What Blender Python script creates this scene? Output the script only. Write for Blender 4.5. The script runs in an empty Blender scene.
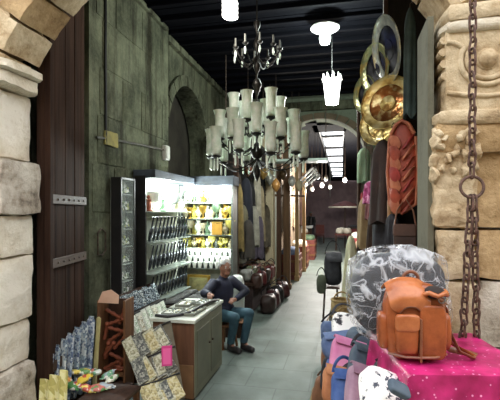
import bpy, math, random
from mathutils import Vector, Matrix, Euler, noise
random.seed(7)
SC = bpy.context.scene
COL = SC.collection
PI = math.pi
# ------------------------------------------------------------------ camera frame helpers
FPX, CAMH, YAW, HOR = 420.0, 1.7, math.radians(12.36), 212.0
SN, CS = math.sin(YAW), math.cos(YAW)
def at(px, py, d):
    u = (px-250.0)/FPX
    return Vector((d*(-SN+u*CS), d*(CS+u*SN), CAMH+d*(HOR-py)/FPX))
ORD = ['first','second','third','fourth','fifth','sixth','seventh','eighth','ninth','tenth','eleventh','twelfth',
       'thirteenth','fourteenth','fifteenth','sixteenth']
# ------------------------------------------------------------------ materials
def lin(c):
    out = []
    for x in c[:3]:
        x = x/255.0
        out.append(x/12.92 if x <= .04045 else ((x+.055)/1.055)**2.4)
    return (out[0], out[1], out[2], 1)
MATS = {}
def newmat(name):
    m = bpy.data.materials.new(name); m.use_nodes = True
    nt = m.node_tree; b = nt.nodes['Principled BSDF']
    return m, nt, b
def N(nt, typ, **kw):
    n = nt.nodes.new(typ)
    for k, v in kw.items():
        if k in n.inputs: n.inputs[k].default_value = v
        else: setattr(n, k, v)
    return n
def ramp(nt, fac, stops):
    r = N(nt, 'ShaderNodeValToRGB')
    e = r.color_ramp.elements
    while len(e) < len(stops): e.new(.5)
    for i, (p, c) in enumerate(stops):
        e[i].position = p; e[i].color = lin(c)
    nt.links.new(fac, r.inputs['Fac'])
    return r.outputs['Color']
def bumpit(nt, b, h, strength, dist=.02):
    bp = N(nt, 'ShaderNodeBump'); bp.inputs['Strength'].default_value = strength; bp.inputs['Distance'].default_value = dist
    nt.links.new(h, bp.inputs['Height']); nt.links.new(bp.outputs['Normal'], b.inputs['Normal'])
def mat(name, c1, c2=None, rough=.7, metal=0., scale=6., stretch=(1,1,1), bump=0., bscale=None, trans=0., emit=0., ecol=None, alpha=1., lo=.35, hi=.65, sheen=0, spec=.5):
    if name in MATS: return MATS[name]
    m, nt, b = newmat(name)
    b.inputs['Roughness'].default_value = rough; b.inputs['Metallic'].default_value = metal
    b.inputs['Specular IOR Level'].default_value = spec
    b.inputs['Transmission Weight'].default_value = trans; b.inputs['Alpha'].default_value = alpha
    if emit:
        b.inputs['Emission Strength'].default_value = emit; b.inputs['Emission Color'].default_value = lin(ecol or c1)
    tc = N(nt, 'ShaderNodeTexCoord'); mp = N(nt, 'ShaderNodeMapping'); mp.inputs['Scale'].default_value = stretch
    nt.links.new(tc.outputs['Object'], mp.inputs['Vector'])
    no = N(nt, 'ShaderNodeTexNoise', Scale=scale, Detail=5., Roughness=.6)
    nt.links.new(mp.outputs['Vector'], no.inputs['Vector'])
    col = ramp(nt, no.outputs['Fac'], [(lo, c1), (hi, c2 or c1)])
    nt.links.new(col, b.inputs['Base Color'])
    if bump:
        nb = no
        if bscale:
            nb = N(nt, 'ShaderNodeTexNoise', Scale=bscale, Detail=4.); nt.links.new(mp.outputs['Vector'], nb.inputs['Vector'])
        bumpit(nt, b, nb.outputs['Fac'], bump)
    MATS[name] = m
    return m
def stone(name, stops, scale=3., bump=.6, rough=.92, fine=22.):
    if name in MATS: return MATS[name]
    m, nt, b = newmat(name); b.inputs['Roughness'].default_value = rough; b.inputs['Specular IOR Level'].default_value = .2
    tc = N(nt, 'ShaderNodeTexCoord')
    n1 = N(nt, 'ShaderNodeTexNoise', Scale=scale, Detail=8., Roughness=.65); nt.links.new(tc.outputs['Object'], n1.inputs['Vector'])
    n2 = N(nt, 'ShaderNodeTexNoise', Scale=fine, Detail=6., Roughness=.7); nt.links.new(tc.outputs['Object'], n2.inputs['Vector'])
    mx = N(nt, 'ShaderNodeMath', operation='MULTIPLY_ADD'); nt.links.new(n2.outputs['Fac'], mx.inputs[0]); mx.inputs[1].default_value = .35
    nt.links.new(n1.outputs['Fac'], mx.inputs[2])
    nt.links.new(ramp(nt, mx.outputs[0], stops), b.inputs['Base Color'])
    bumpit(nt, b, mx.outputs[0], bump, .03)
    MATS[name] = m; return m
def wood(name, c1, c2, axis=2, scale=5., rough=.65, bump=.25, plank=0., pax=0):
    if name in MATS: return MATS[name]
    m, nt, b = newmat(name); b.inputs['Roughness'].default_value = rough; b.inputs['Specular IOR Level'].default_value = .3
    tc = N(nt, 'ShaderNodeTexCoord'); mp = N(nt, 'ShaderNodeMapping')
    s = [8., 8., 8.]; s[axis] = .6; mp.inputs['Scale'].default_value = s
    nt.links.new(tc.outputs['Object'], mp.inputs['Vector'])
    n1 = N(nt, 'ShaderNodeTexNoise', Scale=scale*.4, Detail=7., Roughness=.65); nt.links.new(mp.outputs['Vector'], n1.inputs['Vector'])
    c = ramp(nt, n1.outputs['Fac'], [(.3, c1), (.7, c2)])
    nt.links.new(c, b.inputs['Base Color']); bumpit(nt, b, n1.outputs['Fac'], bump)
    MATS[name] = m; return m
def printed(name, cols, scale=30., rough=.5, base=None, dots=0, metal=0.):
    """a printed / patterned surface: coloured cells"""
    if name in MATS: return MATS[name]
    m, nt, b = newmat(name); b.inputs['Roughness'].default_value = rough; b.inputs['Metallic'].default_value = metal
    tc = N(nt, 'ShaderNodeTexCoord')
    v = N(nt, 'ShaderNodeTexVoronoi', Scale=scale); nt.links.new(tc.outputs['Object'], v.inputs['Vector'])
    if dots:
        c = ramp(nt, v.outputs['Distance'], [(0, cols[1]), (dots, cols[1]), (dots+.05, cols[0]), (1, cols[0])])
    else:
        sp = N(nt, 'ShaderNodeSeparateColor'); nt.links.new(v.outputs['Color'], sp.inputs[0])
        c = ramp(nt, sp.outputs[0], [(i/len(cols), x) for i, x in enumerate(cols)])
        c.node.color_ramp.interpolation = 'CONSTANT'
    nt.links.new(c, b.inputs['Base Color'])
    MATS[name] = m; return m
# ------------------------------------------------------------------ mesh builder
def RX(a): return Matrix.Rotation(a, 3, 'X')
def RY(a): return Matrix.Rotation(a, 3, 'Y')
def RZ(a): return Matrix.Rotation(a, 3, 'Z')
def basis(z, up=Vector((0,0,1))):
    z = Vector(z).normalized()
    if abs(z.dot(up)) > .98: up = Vector((0,1,0))
    x = up.cross(z).normalized(); y = z.cross(x)
    return Matrix((x, y, z)).transposed()
class MB:
    def __init__(s): s.v = []; s.f = []; s.m = []
    def add(s, vs, fs, mi=0):
        o = len(s.v); s.v += [Vector(v) for v in vs]; s.f += [tuple(i+o for i in f) for f in fs]; s.m += [mi]*len(fs); return s
    def box(s, c, d, R=None, mi=0):
        c = Vector(c); h = Vector(d)*.5
        vs = [Vector((x*h.x, y*h.y, z*h.z)) for z in (-1,1) for y in (-1,1) for x in (-1,1)]
        if R is not None: vs = [R @ v for v in vs]
        return s.add([c+v for v in vs], [(0,2,3,1),(4,5,7,6),(0,1,5,4),(2,6,7,3),(0,4,6,2),(1,3,7,5)], mi)
    def rough(s, fn, div=(6,6,6), amp=.01, freq=6., rnd=.12, mi=0, seed=0.):
        """a cube grid mapped by fn(a,b,c in -1..1), rounded corners, noise displaced"""
        idx = {}; vs = []; fs = []
        def g(i, j, k):
            if (i, j, k) not in idx:
                p = Vector((2*i/div[0]-1, 2*j/div[1]-1, 2*k/div[2]-1))
                q = Vector([max(-1+rnd, min(1-rnd, t)) for t in p]); e = p-q
                if e.length > rnd and e.length > 1e-6: p = q+e.normalized()*rnd
                w = Vector(fn(*p))
                if amp:
                    n = noise.noise_vector(w*freq+Vector((seed, seed*1.7, seed*.3)))
                    n2 = noise.noise_vector(w*freq*3.1+Vector((seed, 3, seed)))
                    w = w+n*amp+n2*amp*.45
                idx[(i, j, k)] = len(vs); vs.append(w)
            return idx[(i, j, k)]
        a, b, c = div
        for i in range(a):
            for j in range(b):
                fs.append((g(i,j,0), g(i,j+1,0), g(i+1,j+1,0), g(i+1,j,0))); fs.append((g(i,j,c), g(i+1,j,c), g(i+1,j+1,c), g(i,j+1,c)))
        for i in range(a):
            for k in range(c):
                fs.append((g(i,0,k), g(i+1,0,k), g(i+1,0,k+1), g(i,0,k+1))); fs.append((g(i,b,k), g(i,b,k+1), g(i+1,b,k+1), g(i+1,b,k)))
        for j in range(b):
            for k in range(c):
                fs.append((g(0,j,k), g(0,j,k+1), g(0,j+1,k+1), g(0,j+1,k))); fs.append((g(a,j,k), g(a,j+1,k), g(a,j+1,k+1), g(a,j,k+1)))
        return s.add(vs, fs, mi)
    def rbox(s, lo, hi, div=(6,4,6), amp=.01, freq=6., rnd=.1, mi=0, seed=0.):
        lo = Vector(lo); hi = Vector(hi); c = (lo+hi)/2; h = (hi-lo)/2
        return s.rough(lambda x, y, z: (c.x+x*h.x, c.y+y*h.y, c.z+z*h.z), div, amp, freq, rnd, mi, seed)
    def cyl(s, p0, p1, r0, r1=None, n=12, mi=0):
        p0 = Vector(p0); p1 = Vector(p1); r1 = r0 if r1 is None else r1
        B = basis(p1-p0); vs = []
        for p, r in ((p0, r0), (p1, r1)):
            for i in range(n):
                a = 2*PI*i/n; vs.append(p+B @ Vector((r*math.cos(a), r*math.sin(a), 0)))
        fs = [(i, (i+1)%n, n+(i+1)%n, n+i) for i in range(n)]+[tuple(reversed(range(n))), tuple(range(n, 2*n))]
        return s.add(vs, fs, mi)
    def tube(s, pts, r, n=8, closed=False, mi=0, flat=1.):
        pts = [Vector(p) for p in pts]; L = len(pts); vs = []; fs = []
        rr = r if isinstance(r, (list, tuple)) else [r]*L
        pb = None
        for i, p in enumerate(pts):
            t = (pts[(i+1)%L]-pts[i-1]) if closed else (pts[min(i+1, L-1)]-pts[max(i-1, 0)])
            t.normalize()
            if pb is None: B = basis(t); x = B.col[0].copy()
            else:
                x = pb-t*pb.dot(t)
                x = x.normalized() if x.length > 1e-6 else basis(t).col[0].copy()
            pb = x; y = t.cross(x)
            for k in range(n):
                a = 2*PI*k/n; vs.append(p+x*(rr[i]*math.cos(a))+y*(rr[i]*flat*math.sin(a)))
        for i in range(L if closed else L-1):
            j = (i+1) % L
            for k in range(n):
                fs.append((i*n+k, i*n+(k+1)%n, j*n+(k+1)%n, j*n+k))
        if not closed: fs += [tuple(reversed(range(n))), tuple(range((L-1)*n, L*n))]
        return s.add(vs, fs, mi)
    def lathe(s, prof, n=20, c=(0,0,0), R=None, mi=0, fold=0, famp=0., ring=False):
        if ring: prof = list(prof)+[prof[0]]
        c = Vector(c); vs = []; fs = []; L = len(prof)
        for (r, z) in prof:
            for k in range(n):
                a = 2*PI*k/n; q = r*(1+famp*math.cos(fold*a)) if fold else r
                v = Vector((q*math.cos(a), q*math.sin(a), z)); vs.append(c+(R @ v if R is not None else v))
        for i in range(L-1):
            for k in range(n): fs.append((i*n+k, i*n+(k+1)%n, (i+1)*n+(k+1)%n, (i+1)*n+k))
        if prof[0][0] > 1e-4 and not ring: fs.append(tuple(reversed(range(n))))
        if prof[-1][0] > 1e-4 and not ring: fs.append(tuple(range((L-1)*n, L*n)))
        return s.add(vs, fs, mi)
    def ell(s, c, d, e=1., nu=20, nv=14, amp=0., freq=6., R=None, mi=0, seed=0., fn=None):
        """superellipsoid of half sizes d; e<1 boxier"""
        c = Vector(c); vs = []; fs = []
        sg = lambda t, p: math.copysign(abs(t)**p, t)
        for j in range(nv+1):
            ph = -PI/2+PI*j/nv
            for i in range(nu):
                th = 2*PI*i/nu
                p = Vector((d[0]*sg(math.cos(ph), e)*sg(math.cos(th), e), d[1]*sg(math.cos(ph), e)*sg(math.sin(th), e), d[2]*sg(math.sin(ph), e)))
                if fn: p = Vector(fn(p))
                if amp: p = p+noise.noise_vector(p*freq+Vector((seed, -seed, seed*2)))*amp
                vs.append(c+(R @ p if R is not None else p))
        for j in range(nv):
            for i in range(nu): fs.append((j*nu+i, j*nu+(i+1)%nu, (j+1)*nu+(i+1)%nu, (j+1)*nu+i))
        return s.add(vs, fs, mi)
    def sheet(s, fn, nu, nv, th=.004, mi=0):
        """a closed thin sheet of fn(u,v) with thickness"""
        P = [[Vector(fn(i/nu, j/nv)) for i in range(nu+1)] for j in range(nv+1)]
        W = nu+1; vs = []; top = []; bot = []
        for j in range(nv+1):
            for i in range(W):
                du = P[j][min(i+1, nu)]-P[j][max(i-1, 0)]; dv = P[min(j+1, nv)][i]-P[max(j-1, 0)][i]
                n = du.cross(dv); n = n.normalized() if n.length > 1e-9 else Vector((0,0,1))
                top.append(P[j][i]+n*th*.5); bot.append(P[j][i]-n*th*.5)
        vs = top+bot; o = len(top); fs = []
        for j in range(nv):
            for i in range(nu):
                a, b, c, d = j*W+i, j*W+i+1, (j+1)*W+i+1, (j+1)*W+i
                fs.append((a, b, c, d)); fs.append((o+d, o+c, o+b, o+a))
        for i in range(nu):
            fs.append((i+1, i, o+i, o+i+1)); a = nv*W+i; fs.append((a, a+1, o+a+1, o+a))
        for j in range(nv):
            a = j*W; b = (j+1)*W; fs.append((a, b, o+b, o+a)); a += nu; b += nu; fs.append((b, a, o+a, o+b))
        return s.add(vs, fs, mi)
    def torus(s, c, R0, r, R=None, n=24, k=8, mi=0, a0=0., a1=2*PI):
        c = Vector(c); full = abs(a1-a0-2*PI) < 1e-6; cnt = n if full else n+1
        pts = []
        for i in range(cnt):
            a = a0+(a1-a0)*i/n; v = Vector((R0*math.cos(a), R0*math.sin(a), 0)); pts.append(c+(R @ v if R is not None else v))
        return s.tube(pts, r, k, full, mi)
    def build(s, name, mats, parent=None, loc=None, smooth=False, bevel=0., sub=0, rot=None):
        me = bpy.data.meshes.new(name); me.from_pydata(s.v, [], s.f)
        if not isinstance(mats, (list, tuple)): mats = [mats]
        for m in mats: me.materials.append(m)
        me.polygons.foreach_set('material_index', s.m)
        if smooth: me.polygons.foreach_set('use_smooth', [True]*len(me.polygons))
        me.update(); me.validate()
        o = bpy.data.objects.new(name, me); COL.objects.link(o)
        if parent: o.parent = parent
        if loc is not None: o.location = loc
        if rot is not None: o.rotation_euler = rot
        if bevel:
            b = o.modifiers.new('bevel', 'BEVEL'); b.width = bevel; b.segments = 2; b.limit_method = 'ANGLE'
        if smooth and bevel == 0:
            e = o.modifiers.new('split', 'EDGE_SPLIT'); e.split_angle = math.radians(50)
        if sub:
            b = o.modifiers.new('sub', 'SUBSURF'); b.levels = sub; b.render_levels = sub
        return o
def thing(name, label, cat, loc=(0,0,0), rotz=0., group=None, rot=None):
    o = bpy.data.objects.new(name, None); COL.objects.link(o); o.empty_display_size = .05
    o.location = loc; o.rotation_euler = rot or (0, 0, rotz)
    return tag(o, label, cat, group)
def tag(o, label, cat, group=None):
    o['label'] = label; o['category'] = cat
    if group: o['group'] = group
    return o
def struct(o): o['kind'] = 'structure'; return o
def sroot(name):
    o = bpy.data.objects.new(name, None); COL.objects.link(o); o['kind'] = 'structure'; return o
def dup(root, loc, rot=None, label=None, group=None):
    r = root.copy(); COL.objects.link(r); r.location = loc
    if rot is not None: r.rotation_euler = rot
    if label: r['label'] = label
    if group: r['group'] = group
    for ch in list(root.children):
        c = ch.copy(); COL.objects.link(c); c.parent = r
        for g in list(ch.children):
            d = g.copy(); COL.objects.link(d); d.parent = c
    return r
# common materials
IRON = mat('iron', (62,54,50), (95,78,66), .55, .6, 30, bump=.3)
STEEL = mat('steel', (150,150,148), (120,120,118), .35, .9, 20)
BLACK = mat('black_paint', (22,22,24), (34,32,32), .5)
DARKWOOD = wood('dark_wood', (40,27,21), (74,50,38))
MIDWOOD = wood('mid_wood', (84,54,34), (128,88,56))
PALEWOOD = wood('pale_wood', (150,120,84), (186,156,114))
WHITE = mat('white_paint', (228,228,222), (205,206,200), .5)
# ================================================================== SETTING
S_CREAM = stone('stone_cream', [(.48,(92,72,50)), (.6,(176,152,118)), (.78,(212,194,162))], 4., 1.)
S_GREY = stone('stone_grey', [(.47,(96,86,74)), (.62,(172,160,144)), (.8,(206,198,184))], 5., 1.)
S_WHITE = stone('stone_pale', [(.45,(126,108,84)), (.57,(200,186,160)), (.78,(226,216,196))], 4., 1.)
S_TAN = stone('stone_tan', [(.44,(88,68,44)), (.6,(156,128,90)), (.8,(192,164,124))], 4., 1.)
S_OLIVE = stone('stone_olive', [(.45,(44,45,38)), (.62,(88,91,77)), (.82,(122,124,106))], 1.6, .8)
S_DARK = stone('stone_dark', [(.4,(38,36,32)), (.7,(70,66,58))], 2.)
def streaks(m):
    # old rain streaks and grime bands in the stone itself
    nt = m.node_tree; b = nt.nodes['Principled BSDF']; src = b.inputs['Base Color'].links[0].from_socket
    tc = N(nt, 'ShaderNodeTexCoord'); mp = N(nt, 'ShaderNodeMapping'); mp.inputs['Scale'].default_value = (3.2, 3.2, .35); nt.links.new(tc.outputs['Object'], mp.inputs['Vector'])
    n = N(nt, 'ShaderNodeTexNoise', Scale=1.6, Detail=6., Roughness=.7); nt.links.new(mp.outputs['Vector'], n.inputs['Vector'])
    c = ramp(nt, n.outputs['Fac'], [(.36,(130,124,110)), (.5,(222,224,214)), (.66,(250,252,240))])
    mx = N(nt, 'ShaderNodeMix', data_type='RGBA', blend_type='MULTIPLY'); mx.inputs['Factor'].default_value = 1
    nt.links.new(src, mx.inputs['A']); nt.links.new(c, mx.inputs['B']); nt.links.new(mx.outputs['Result'], b.inputs['Base Color'])
streaks(S_OLIVE)
PLASTER = stone('jamb_plaster', [(.4,(66,65,53)), (.7,(108,106,90))], 2., .2)

# --- floor: worn grey slabs
def floor_mat():
    m, nt, b = newmat('floor_slabs'); b.inputs['Roughness'].default_value = .55; b.inputs['Specular IOR Level'].default_value = .35
    tc = N(nt, 'ShaderNodeTexCoord'); mp = N(nt, 'ShaderNodeMapping'); nt.links.new(tc.outputs['Object'], mp.inputs['Vector'])
    br = N(nt, 'ShaderNodeTexBrick', Scale=1.); br.inputs['Brick Width'].default_value = .62; br.inputs['Row Height'].default_value = .5
    br.inputs['Mortar Size'].default_value = .008; br.inputs['Mortar Smooth'].default_value = .5
    br.inputs['Color1'].default_value = lin((112,124,118)); br.inputs['Color2'].default_value = lin((121,132,126)); br.inputs['Mortar'].default_value = lin((98,108,103))
    nt.links.new(mp.outputs['Vector'], br.inputs['Vector'])
    n1 = N(nt, 'ShaderNodeTexNoise', Scale=2.2, Detail=7., Roughness=.65); nt.links.new(tc.outputs['Object'], n1.inputs['Vector'])
    st = ramp(nt, n1.outputs['Fac'], [(.3,(170,172,166)), (.7,(255,255,255))])
    mx = N(nt, 'ShaderNodeMix', data_type='RGBA', blend_type='MULTIPLY'); mx.inputs['Factor'].default_value = .75
    nt.links.new(br.outputs['Color'], mx.inputs['A']); nt.links.new(st, mx.inputs['B'])
    nt.links.new(mx.outputs['Result'], b.inputs['Base Color'])
    bumpit(nt, b, n1.outputs['Fac'], .15)
    return m
f = MB(); f.box((-.6, 11.5, -.05), (15, 38, .1))
struct(f.build('floor', floor_mat()))

# --- gateway wall with the arch (camera stands outside it)
AX, AZ, AR, AE = -.79, 1.98, 1.536, .510   # segmental arch: centre, radius, springing angle
Y0, Y1 = 2.3, 2.65
wf = sroot('wall_front')
S_PALE = stone('stone_chalk', [(.42,(150,132,106)), (.54,(220,208,186)), (.75,(238,230,214))], 3.4, .9)
stones = [S_CREAM, S_GREY, S_WHITE, S_TAN, S_PALE]
# left pier: courses of weathered blocks
m = MB()
lc = [(2.53,2.06,-.075,4), (2.05,1.68,.0,1), (1.67,1.40,-.045,4), (1.39,.94,-.055,4), (.93,.63,-.08,4), (.62,.30,-.025,1), (.29,.0,-.02,0)]
for i, (zt, zb, off, mi) in enumerate(lc):
    xe = -2.14+off; ys = Y0 if i % 2 else Y0-.02
    cut = -2.62 if i % 2 else -2.75
    m.rbox((cut+.004, ys, zb), (xe, Y1+(.0 if off < 0 else .015), zt), (8,8,8), .014, 7, .1, mi, i*3.1)
    m.rbox((-3.4, ys, zb), (cut-.004, Y1, zt), (6,6,6), .014, 7, .1, (mi+1) % 4, i*5.1)
m.build('pier_masonry', stones, wf, smooth=True)
# left impost: moulded ledge
m = MB()
m.rbox((-3.3, Y0-.04, 2.53), (-2.13, Y1+.015, 2.64), (8,8,6), .010, 9, .2, 2, 1.)
m.rbox((-3.3, Y0-.07, 2.625), (-2.09, Y1+.03, 2.70), (8,8,6), .012, 9, .3, 2, 2.)
m.rbox((-3.3, Y0-.03, 2.70), (-2.16, Y1-.02, 2.745), (8,8,4), .008, 9, .2, 0, 4.)
m.build('impost', stones, wf, smooth=True)
# arch ring of wedge stones
m = MB()
NV = 15; random.seed(3)
for i in range(NV):
    a0 = AE+(PI-2*AE)*i/NV+.004; a1 = AE+(PI-2*AE)*(i+1)/NV-.004
    dr = random.uniform(-.012, .012); th = random.uniform(.32, .42)
    def fn(x, y, z, a0=a0, a1=a1, dr=dr, th=th):
        a = a0+(a1-a0)*(x+1)/2; r = dr+th*(z+1)/2
        n = Vector((math.cos(a), 0, math.sin(a)))
        p = Vector((AX, 0, AZ))+n*(AR+r)
        return (p.x, (Y0+Y1)/2+y*(Y1-Y0)/2, p.z)
    m.rough(fn, (6,6,5), .008, 8, .1, [0,3,0,1,2,0,3][i % 7], i*2.3)
m.build('arch_voussoirs', stones, wf, smooth=True)
# masonry above and beside
m = MB()
K = 40
for i in range(K):
    b0 = AE-.12
    P = []
    for a in (b0+(PI-2*b0)*i/K, b0+(PI-2*b0)*(i+1)/K):
        n = Vector((math.cos(a), 0, math.sin(a))); P.append(Vector((AX, 0, AZ))+n*(AR+.25))
    vs = []
    for y in (Y0+.02, Y1-.02):
        vs += [(P[0].x, y, P[0].z), (P[1].x, y, P[1].z), (P[1].x, y, 5), (P[0].x, y, 5)]
    m.add(vs, [(0,1,2,3), (7,6,5,4), (0,4,5,1), (2,6,7,3), (0,3,7,4), (1,5,6,2)])
m.box((-4.2, 2.475, 2.5), (1.7, .31, 5)); m.box((2.45, 2.475, 2.5), (2.6, .31, 5))
m.box((-2.9, 2.475, 3.9), (1.6, .31, 2.2)); m.box((1.0, 2.475, 3.9), (1.0, .31, 2.2))
m.build('spandrel', S_CREAM, wf)
# right pier: eroded shaft
m = MB()
rc = [(2.02,1.62,-.004,0), (1.61,1.36,.006,0), (1.35,1.02,.0,0), (1.01,.62,.01,3), (.61,.3,.0,1), (.29,.0,.0,3)]
for i, (zt, zb, off, mi) in enumerate(rc):
    xb = .66
    m.rbox((.468+off, Y0-.01, zb), (xb-.003, Y1-.02, zt), (6,6,10), .016, 9, .1, mi, i*4.7)
    m.rbox((xb+.003, Y0+.02, zb-.0), (1.3, Y1-.02, zt), (10,6,8), .012, 6, .06, [3,3,1,1,1,3][i], i*7.7)
m.build('pier_masonry', stones, wf, smooth=True)
# right capital
cap = MB()
cap.rbox((.505, Y0-.02, 2.2), (1.3, Y1-.0, 2.62), (10,6,8), .005, 8, .06, 0, 3.)
cap.rbox((.49, Y0-.045, 2.60), (1.3, Y1+.01, 2.66), (10,6,4), .004, 8, .2, 2, 5.)
cap.rbox((.50, Y0-.055, 2.655), (1.3, Y1+.0, 2.735), (10,6,4), .006, 8, .15, 0, 6.)
for k, (x, z) in enumerate(((.505,2.57), (.50,2.51), (.505,2.45), (.51,2.39))):
    cap.cyl((x, Y0-.01, z), (x, Y1, z), .02, .02, 10, 0)
cap.rbox((.455, Y0-.04, 2.135), (1.3, Y1+.0, 2.21), (10,6,4), .005, 8, .2, 0, 7.)
cap.rbox((.455, Y0-.025, 2.0), (1.3, Y1+.0, 2.14), (10,6,5), .012, 12, .1, 3, 9.)
co = cap.build('capital', stones, wf, smooth=True)
m = MB(); RXY = RX(PI/2)
cx, cz = .703, 2.456; yf = Y0-.022
for R0, r, a0, a1 in ((.125,.014,PI*.8,2.2*PI), (.095,.013,PI*.7,2.3*PI)):
    m.torus((cx, yf, cz), R0, r, RX(PI/2), 28, 8, 0, a0, a1)
m.tube([(.515, yf, 2.555), (.55, yf, 2.55), (cx-.115, yf, 2.525)], .013)
m.tube([(.515, yf, 2.30), (.6, yf, 2.285), (cx, yf, 2.275), (.85, yf, 2.285), (1.0, yf, 2.3)], .012)
m.build('volute', S_CREAM, co, smooth=True)
m = MB(); m.lathe([(.058,0), (.058,.012), (.05,.02), (.044,.02), (.044,.03), (.03,.045), (.0,.05)], 20, (cx, yf+.015, cz), RX(PI/2))
m.build('rosette', S_CREAM, co, smooth=True)
m = MB()
random.seed(21)
for k in range(26):
    x = .455+random.random()*.2; z = 1.86+random.random()*.25; h = random.uniform(.02,.045)
    m.ell((x, Y0+.0, z), (h*.6, .035+.015*random.random(), h), .9, 14, 10, .022, 26, R=RY(random.uniform(-.6,.6)), seed=k*3.)
m.rbox((.455, Y0-.012, 1.62), (.64, Y0+.1, 2.02), (10,4,16), .016, 16, .15, 0, 4.)
m.build('acanthus_leaf', S_CREAM, co, smooth=True)
m = MB(); m.box((.452, (2.34+Y1)/2, 1.97), (.03, .31, 1.5)); m.box((.452, (2.34+Y1)/2, .6), (.03, .31, 1.2), None, 1)
m.build('jamb', [PLASTER, S_TAN], wf)

# --- left alley wall with a blind arch
WX, WX2, ZC = -2.5, -2.42, 4.3
wl = sroot('wall_left')
m = MB()
m.box((WX-.15, 3.15, 2.2), (.3, 1.1, 4.4)); m.box(((WX2+WX-.3)/2, (3.68+5.6)/2, 2.2), (WX2-WX+.3, 1.92, 4.4))
ya, yb, zs, yc = 5.67, 7.49, 2.78, 6.58; rad = (yb-ya)/2
m.box((WX-.15, 5.635, 2.2), (.3, .07, 4.4)); m.box((WX-.15, (yb+9.6)/2, 2.2), (.3, 9.6-yb, 4.4))
K = 24
for i in range(K):
    a0, a1 = PI*i/K, PI*(i+1)/K
    pa = (yc+rad*math.cos(a0), zs+rad*1.06*math.sin(a0)); pb = (yc+rad*math.cos(a1), zs+rad*1.06*math.sin(a1))
    vs = []
    for x in (WX, WX-.3): vs += [(x, pa[0], pa[1]), (x, pb[0], pb[1]), (x, pb[0], 4.4), (x, pa[0], 4.4)]
    m.add(vs, [(3,2,1,0), (4,5,6,7), (1,5,4,0), (3,7,6,2), (0,4,7,3), (2,6,5,1)])
m.build('masonry', S_OLIVE, wl)
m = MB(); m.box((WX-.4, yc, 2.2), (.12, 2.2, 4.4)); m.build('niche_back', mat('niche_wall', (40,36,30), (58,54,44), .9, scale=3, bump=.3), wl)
m = MB()
for i in range(11):
    a = PI*(i+.5)/11; da = PI/11*.47
    def fn(x, y, z, a=a, da=da):
        t = a+da*x; r = 1+.09*(z+1)
        return (WX+.02+y*.03, yc+rad*r*math.cos(t), zs+rad*1.06*r*math.sin(t))
    m.rough(fn, (4,3,3), .006, 8, .1, 0, i)
m.build('arch_voussoirs', S_OLIVE, wl, smooth=True)
m = MB(); m.box((WX+.03, 7.6, 4.22), (.08, 3.9, .1)); m.box((WX2+.02, 4.6, 4.26), (.06, 1.8, .06)); m.build('cornice', S_OLIVE, wl, bevel=.01)
# faint masonry courses standing proud of the wall
m = MB(); random.seed(11)
for r in range(8):
    z = .2+r*.5; y = 3.72+random.uniform(0, .2)
    while y < 5.4:
        w = min(random.uniform(.35, .7), 5.58-y)
        if random.random() < .7: m.rbox((WX2-.02, y, z), (WX2+.008, y+w-.015, z+.485), (6,2,6), .006, 4, .06, 0, y+z)
        y += w
m.build('ashlar_block', S_OLIVE, wl, smooth=True)

# --- right alley wall and its dark shutter panels
wr = sroot('wall_right')
m = MB(); m.box((1.05, 6.1, 2.2), (.3, 6.95, 4.4)); m.build('masonry', S_DARK, wr)
# --- ceiling: dark boards on joists
cl = sroot('ceiling')
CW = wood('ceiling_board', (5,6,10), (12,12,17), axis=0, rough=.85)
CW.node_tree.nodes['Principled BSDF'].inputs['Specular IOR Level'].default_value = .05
m = MB()
y = 2.62
while y < 9.5:
    m.box((-.8, y+.085, ZC+.03), (3.6, .155, .05)); y += .172
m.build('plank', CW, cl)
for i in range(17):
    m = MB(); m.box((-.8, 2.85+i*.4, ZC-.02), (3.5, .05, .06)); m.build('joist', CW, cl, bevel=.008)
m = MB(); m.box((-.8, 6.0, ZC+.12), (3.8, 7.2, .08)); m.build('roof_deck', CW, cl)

# --- second arch, farther down the alley
YB = 9.6
wb = sroot('wall_back')
bx, bzs, brx, brz = -.5, 2.95, 1.02, .85
m = MB(); K = 28
for i in range(K):
    a0, a1 = PI*i/K, PI*(i+1)/K; vs = []
    for y in (YB, YB+.45):
        for a, top in ((a0, 0), (a1, 0), (a1, 1), (a0, 1)):
            x = bx+brx*math.cos(a); vs.append((x, y, 4.35 if top else bzs+brz*math.sin(a)))
    m.add(vs, [(0,1,2,3), (7,6,5,4), (0,4,5,1), (2,6,7,3)])
m.box((-2.1, YB+.225, 2.2), (1.16, .45, 4.4)); m.box((.86, YB+.225, 2.2), (.68, .45, 4.4))
m.build('masonry', stone('stone_green', [(.4,(58,66,54)), (.7,(112,122,104))], 2.), wb)
m = MB()
for i in range(13):
    a = PI*(i+.5)/13; da = PI/13*.46
    def fn(x, y, z, a=a, da=da):
        t = a+da*x; r = 1+.08*(z+1); return (bx+brx*r*math.cos(t), YB-.02+y*.03, bzs+brz*r*math.sin(t))
    m.rough(fn, (4,3,3), .006, 8, .1, 0, i)
m.build('arch_voussoirs', stone('stone_brown', [(.4,(60,50,40)), (.7,(110,98,80))], 2.), wb, smooth=True)
m = MB(); m.box((-.8, YB-.06, 4.08), (3.4, .12, .2)); m.build('cornice', S_OLIVE, wb, bevel=.02)

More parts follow.
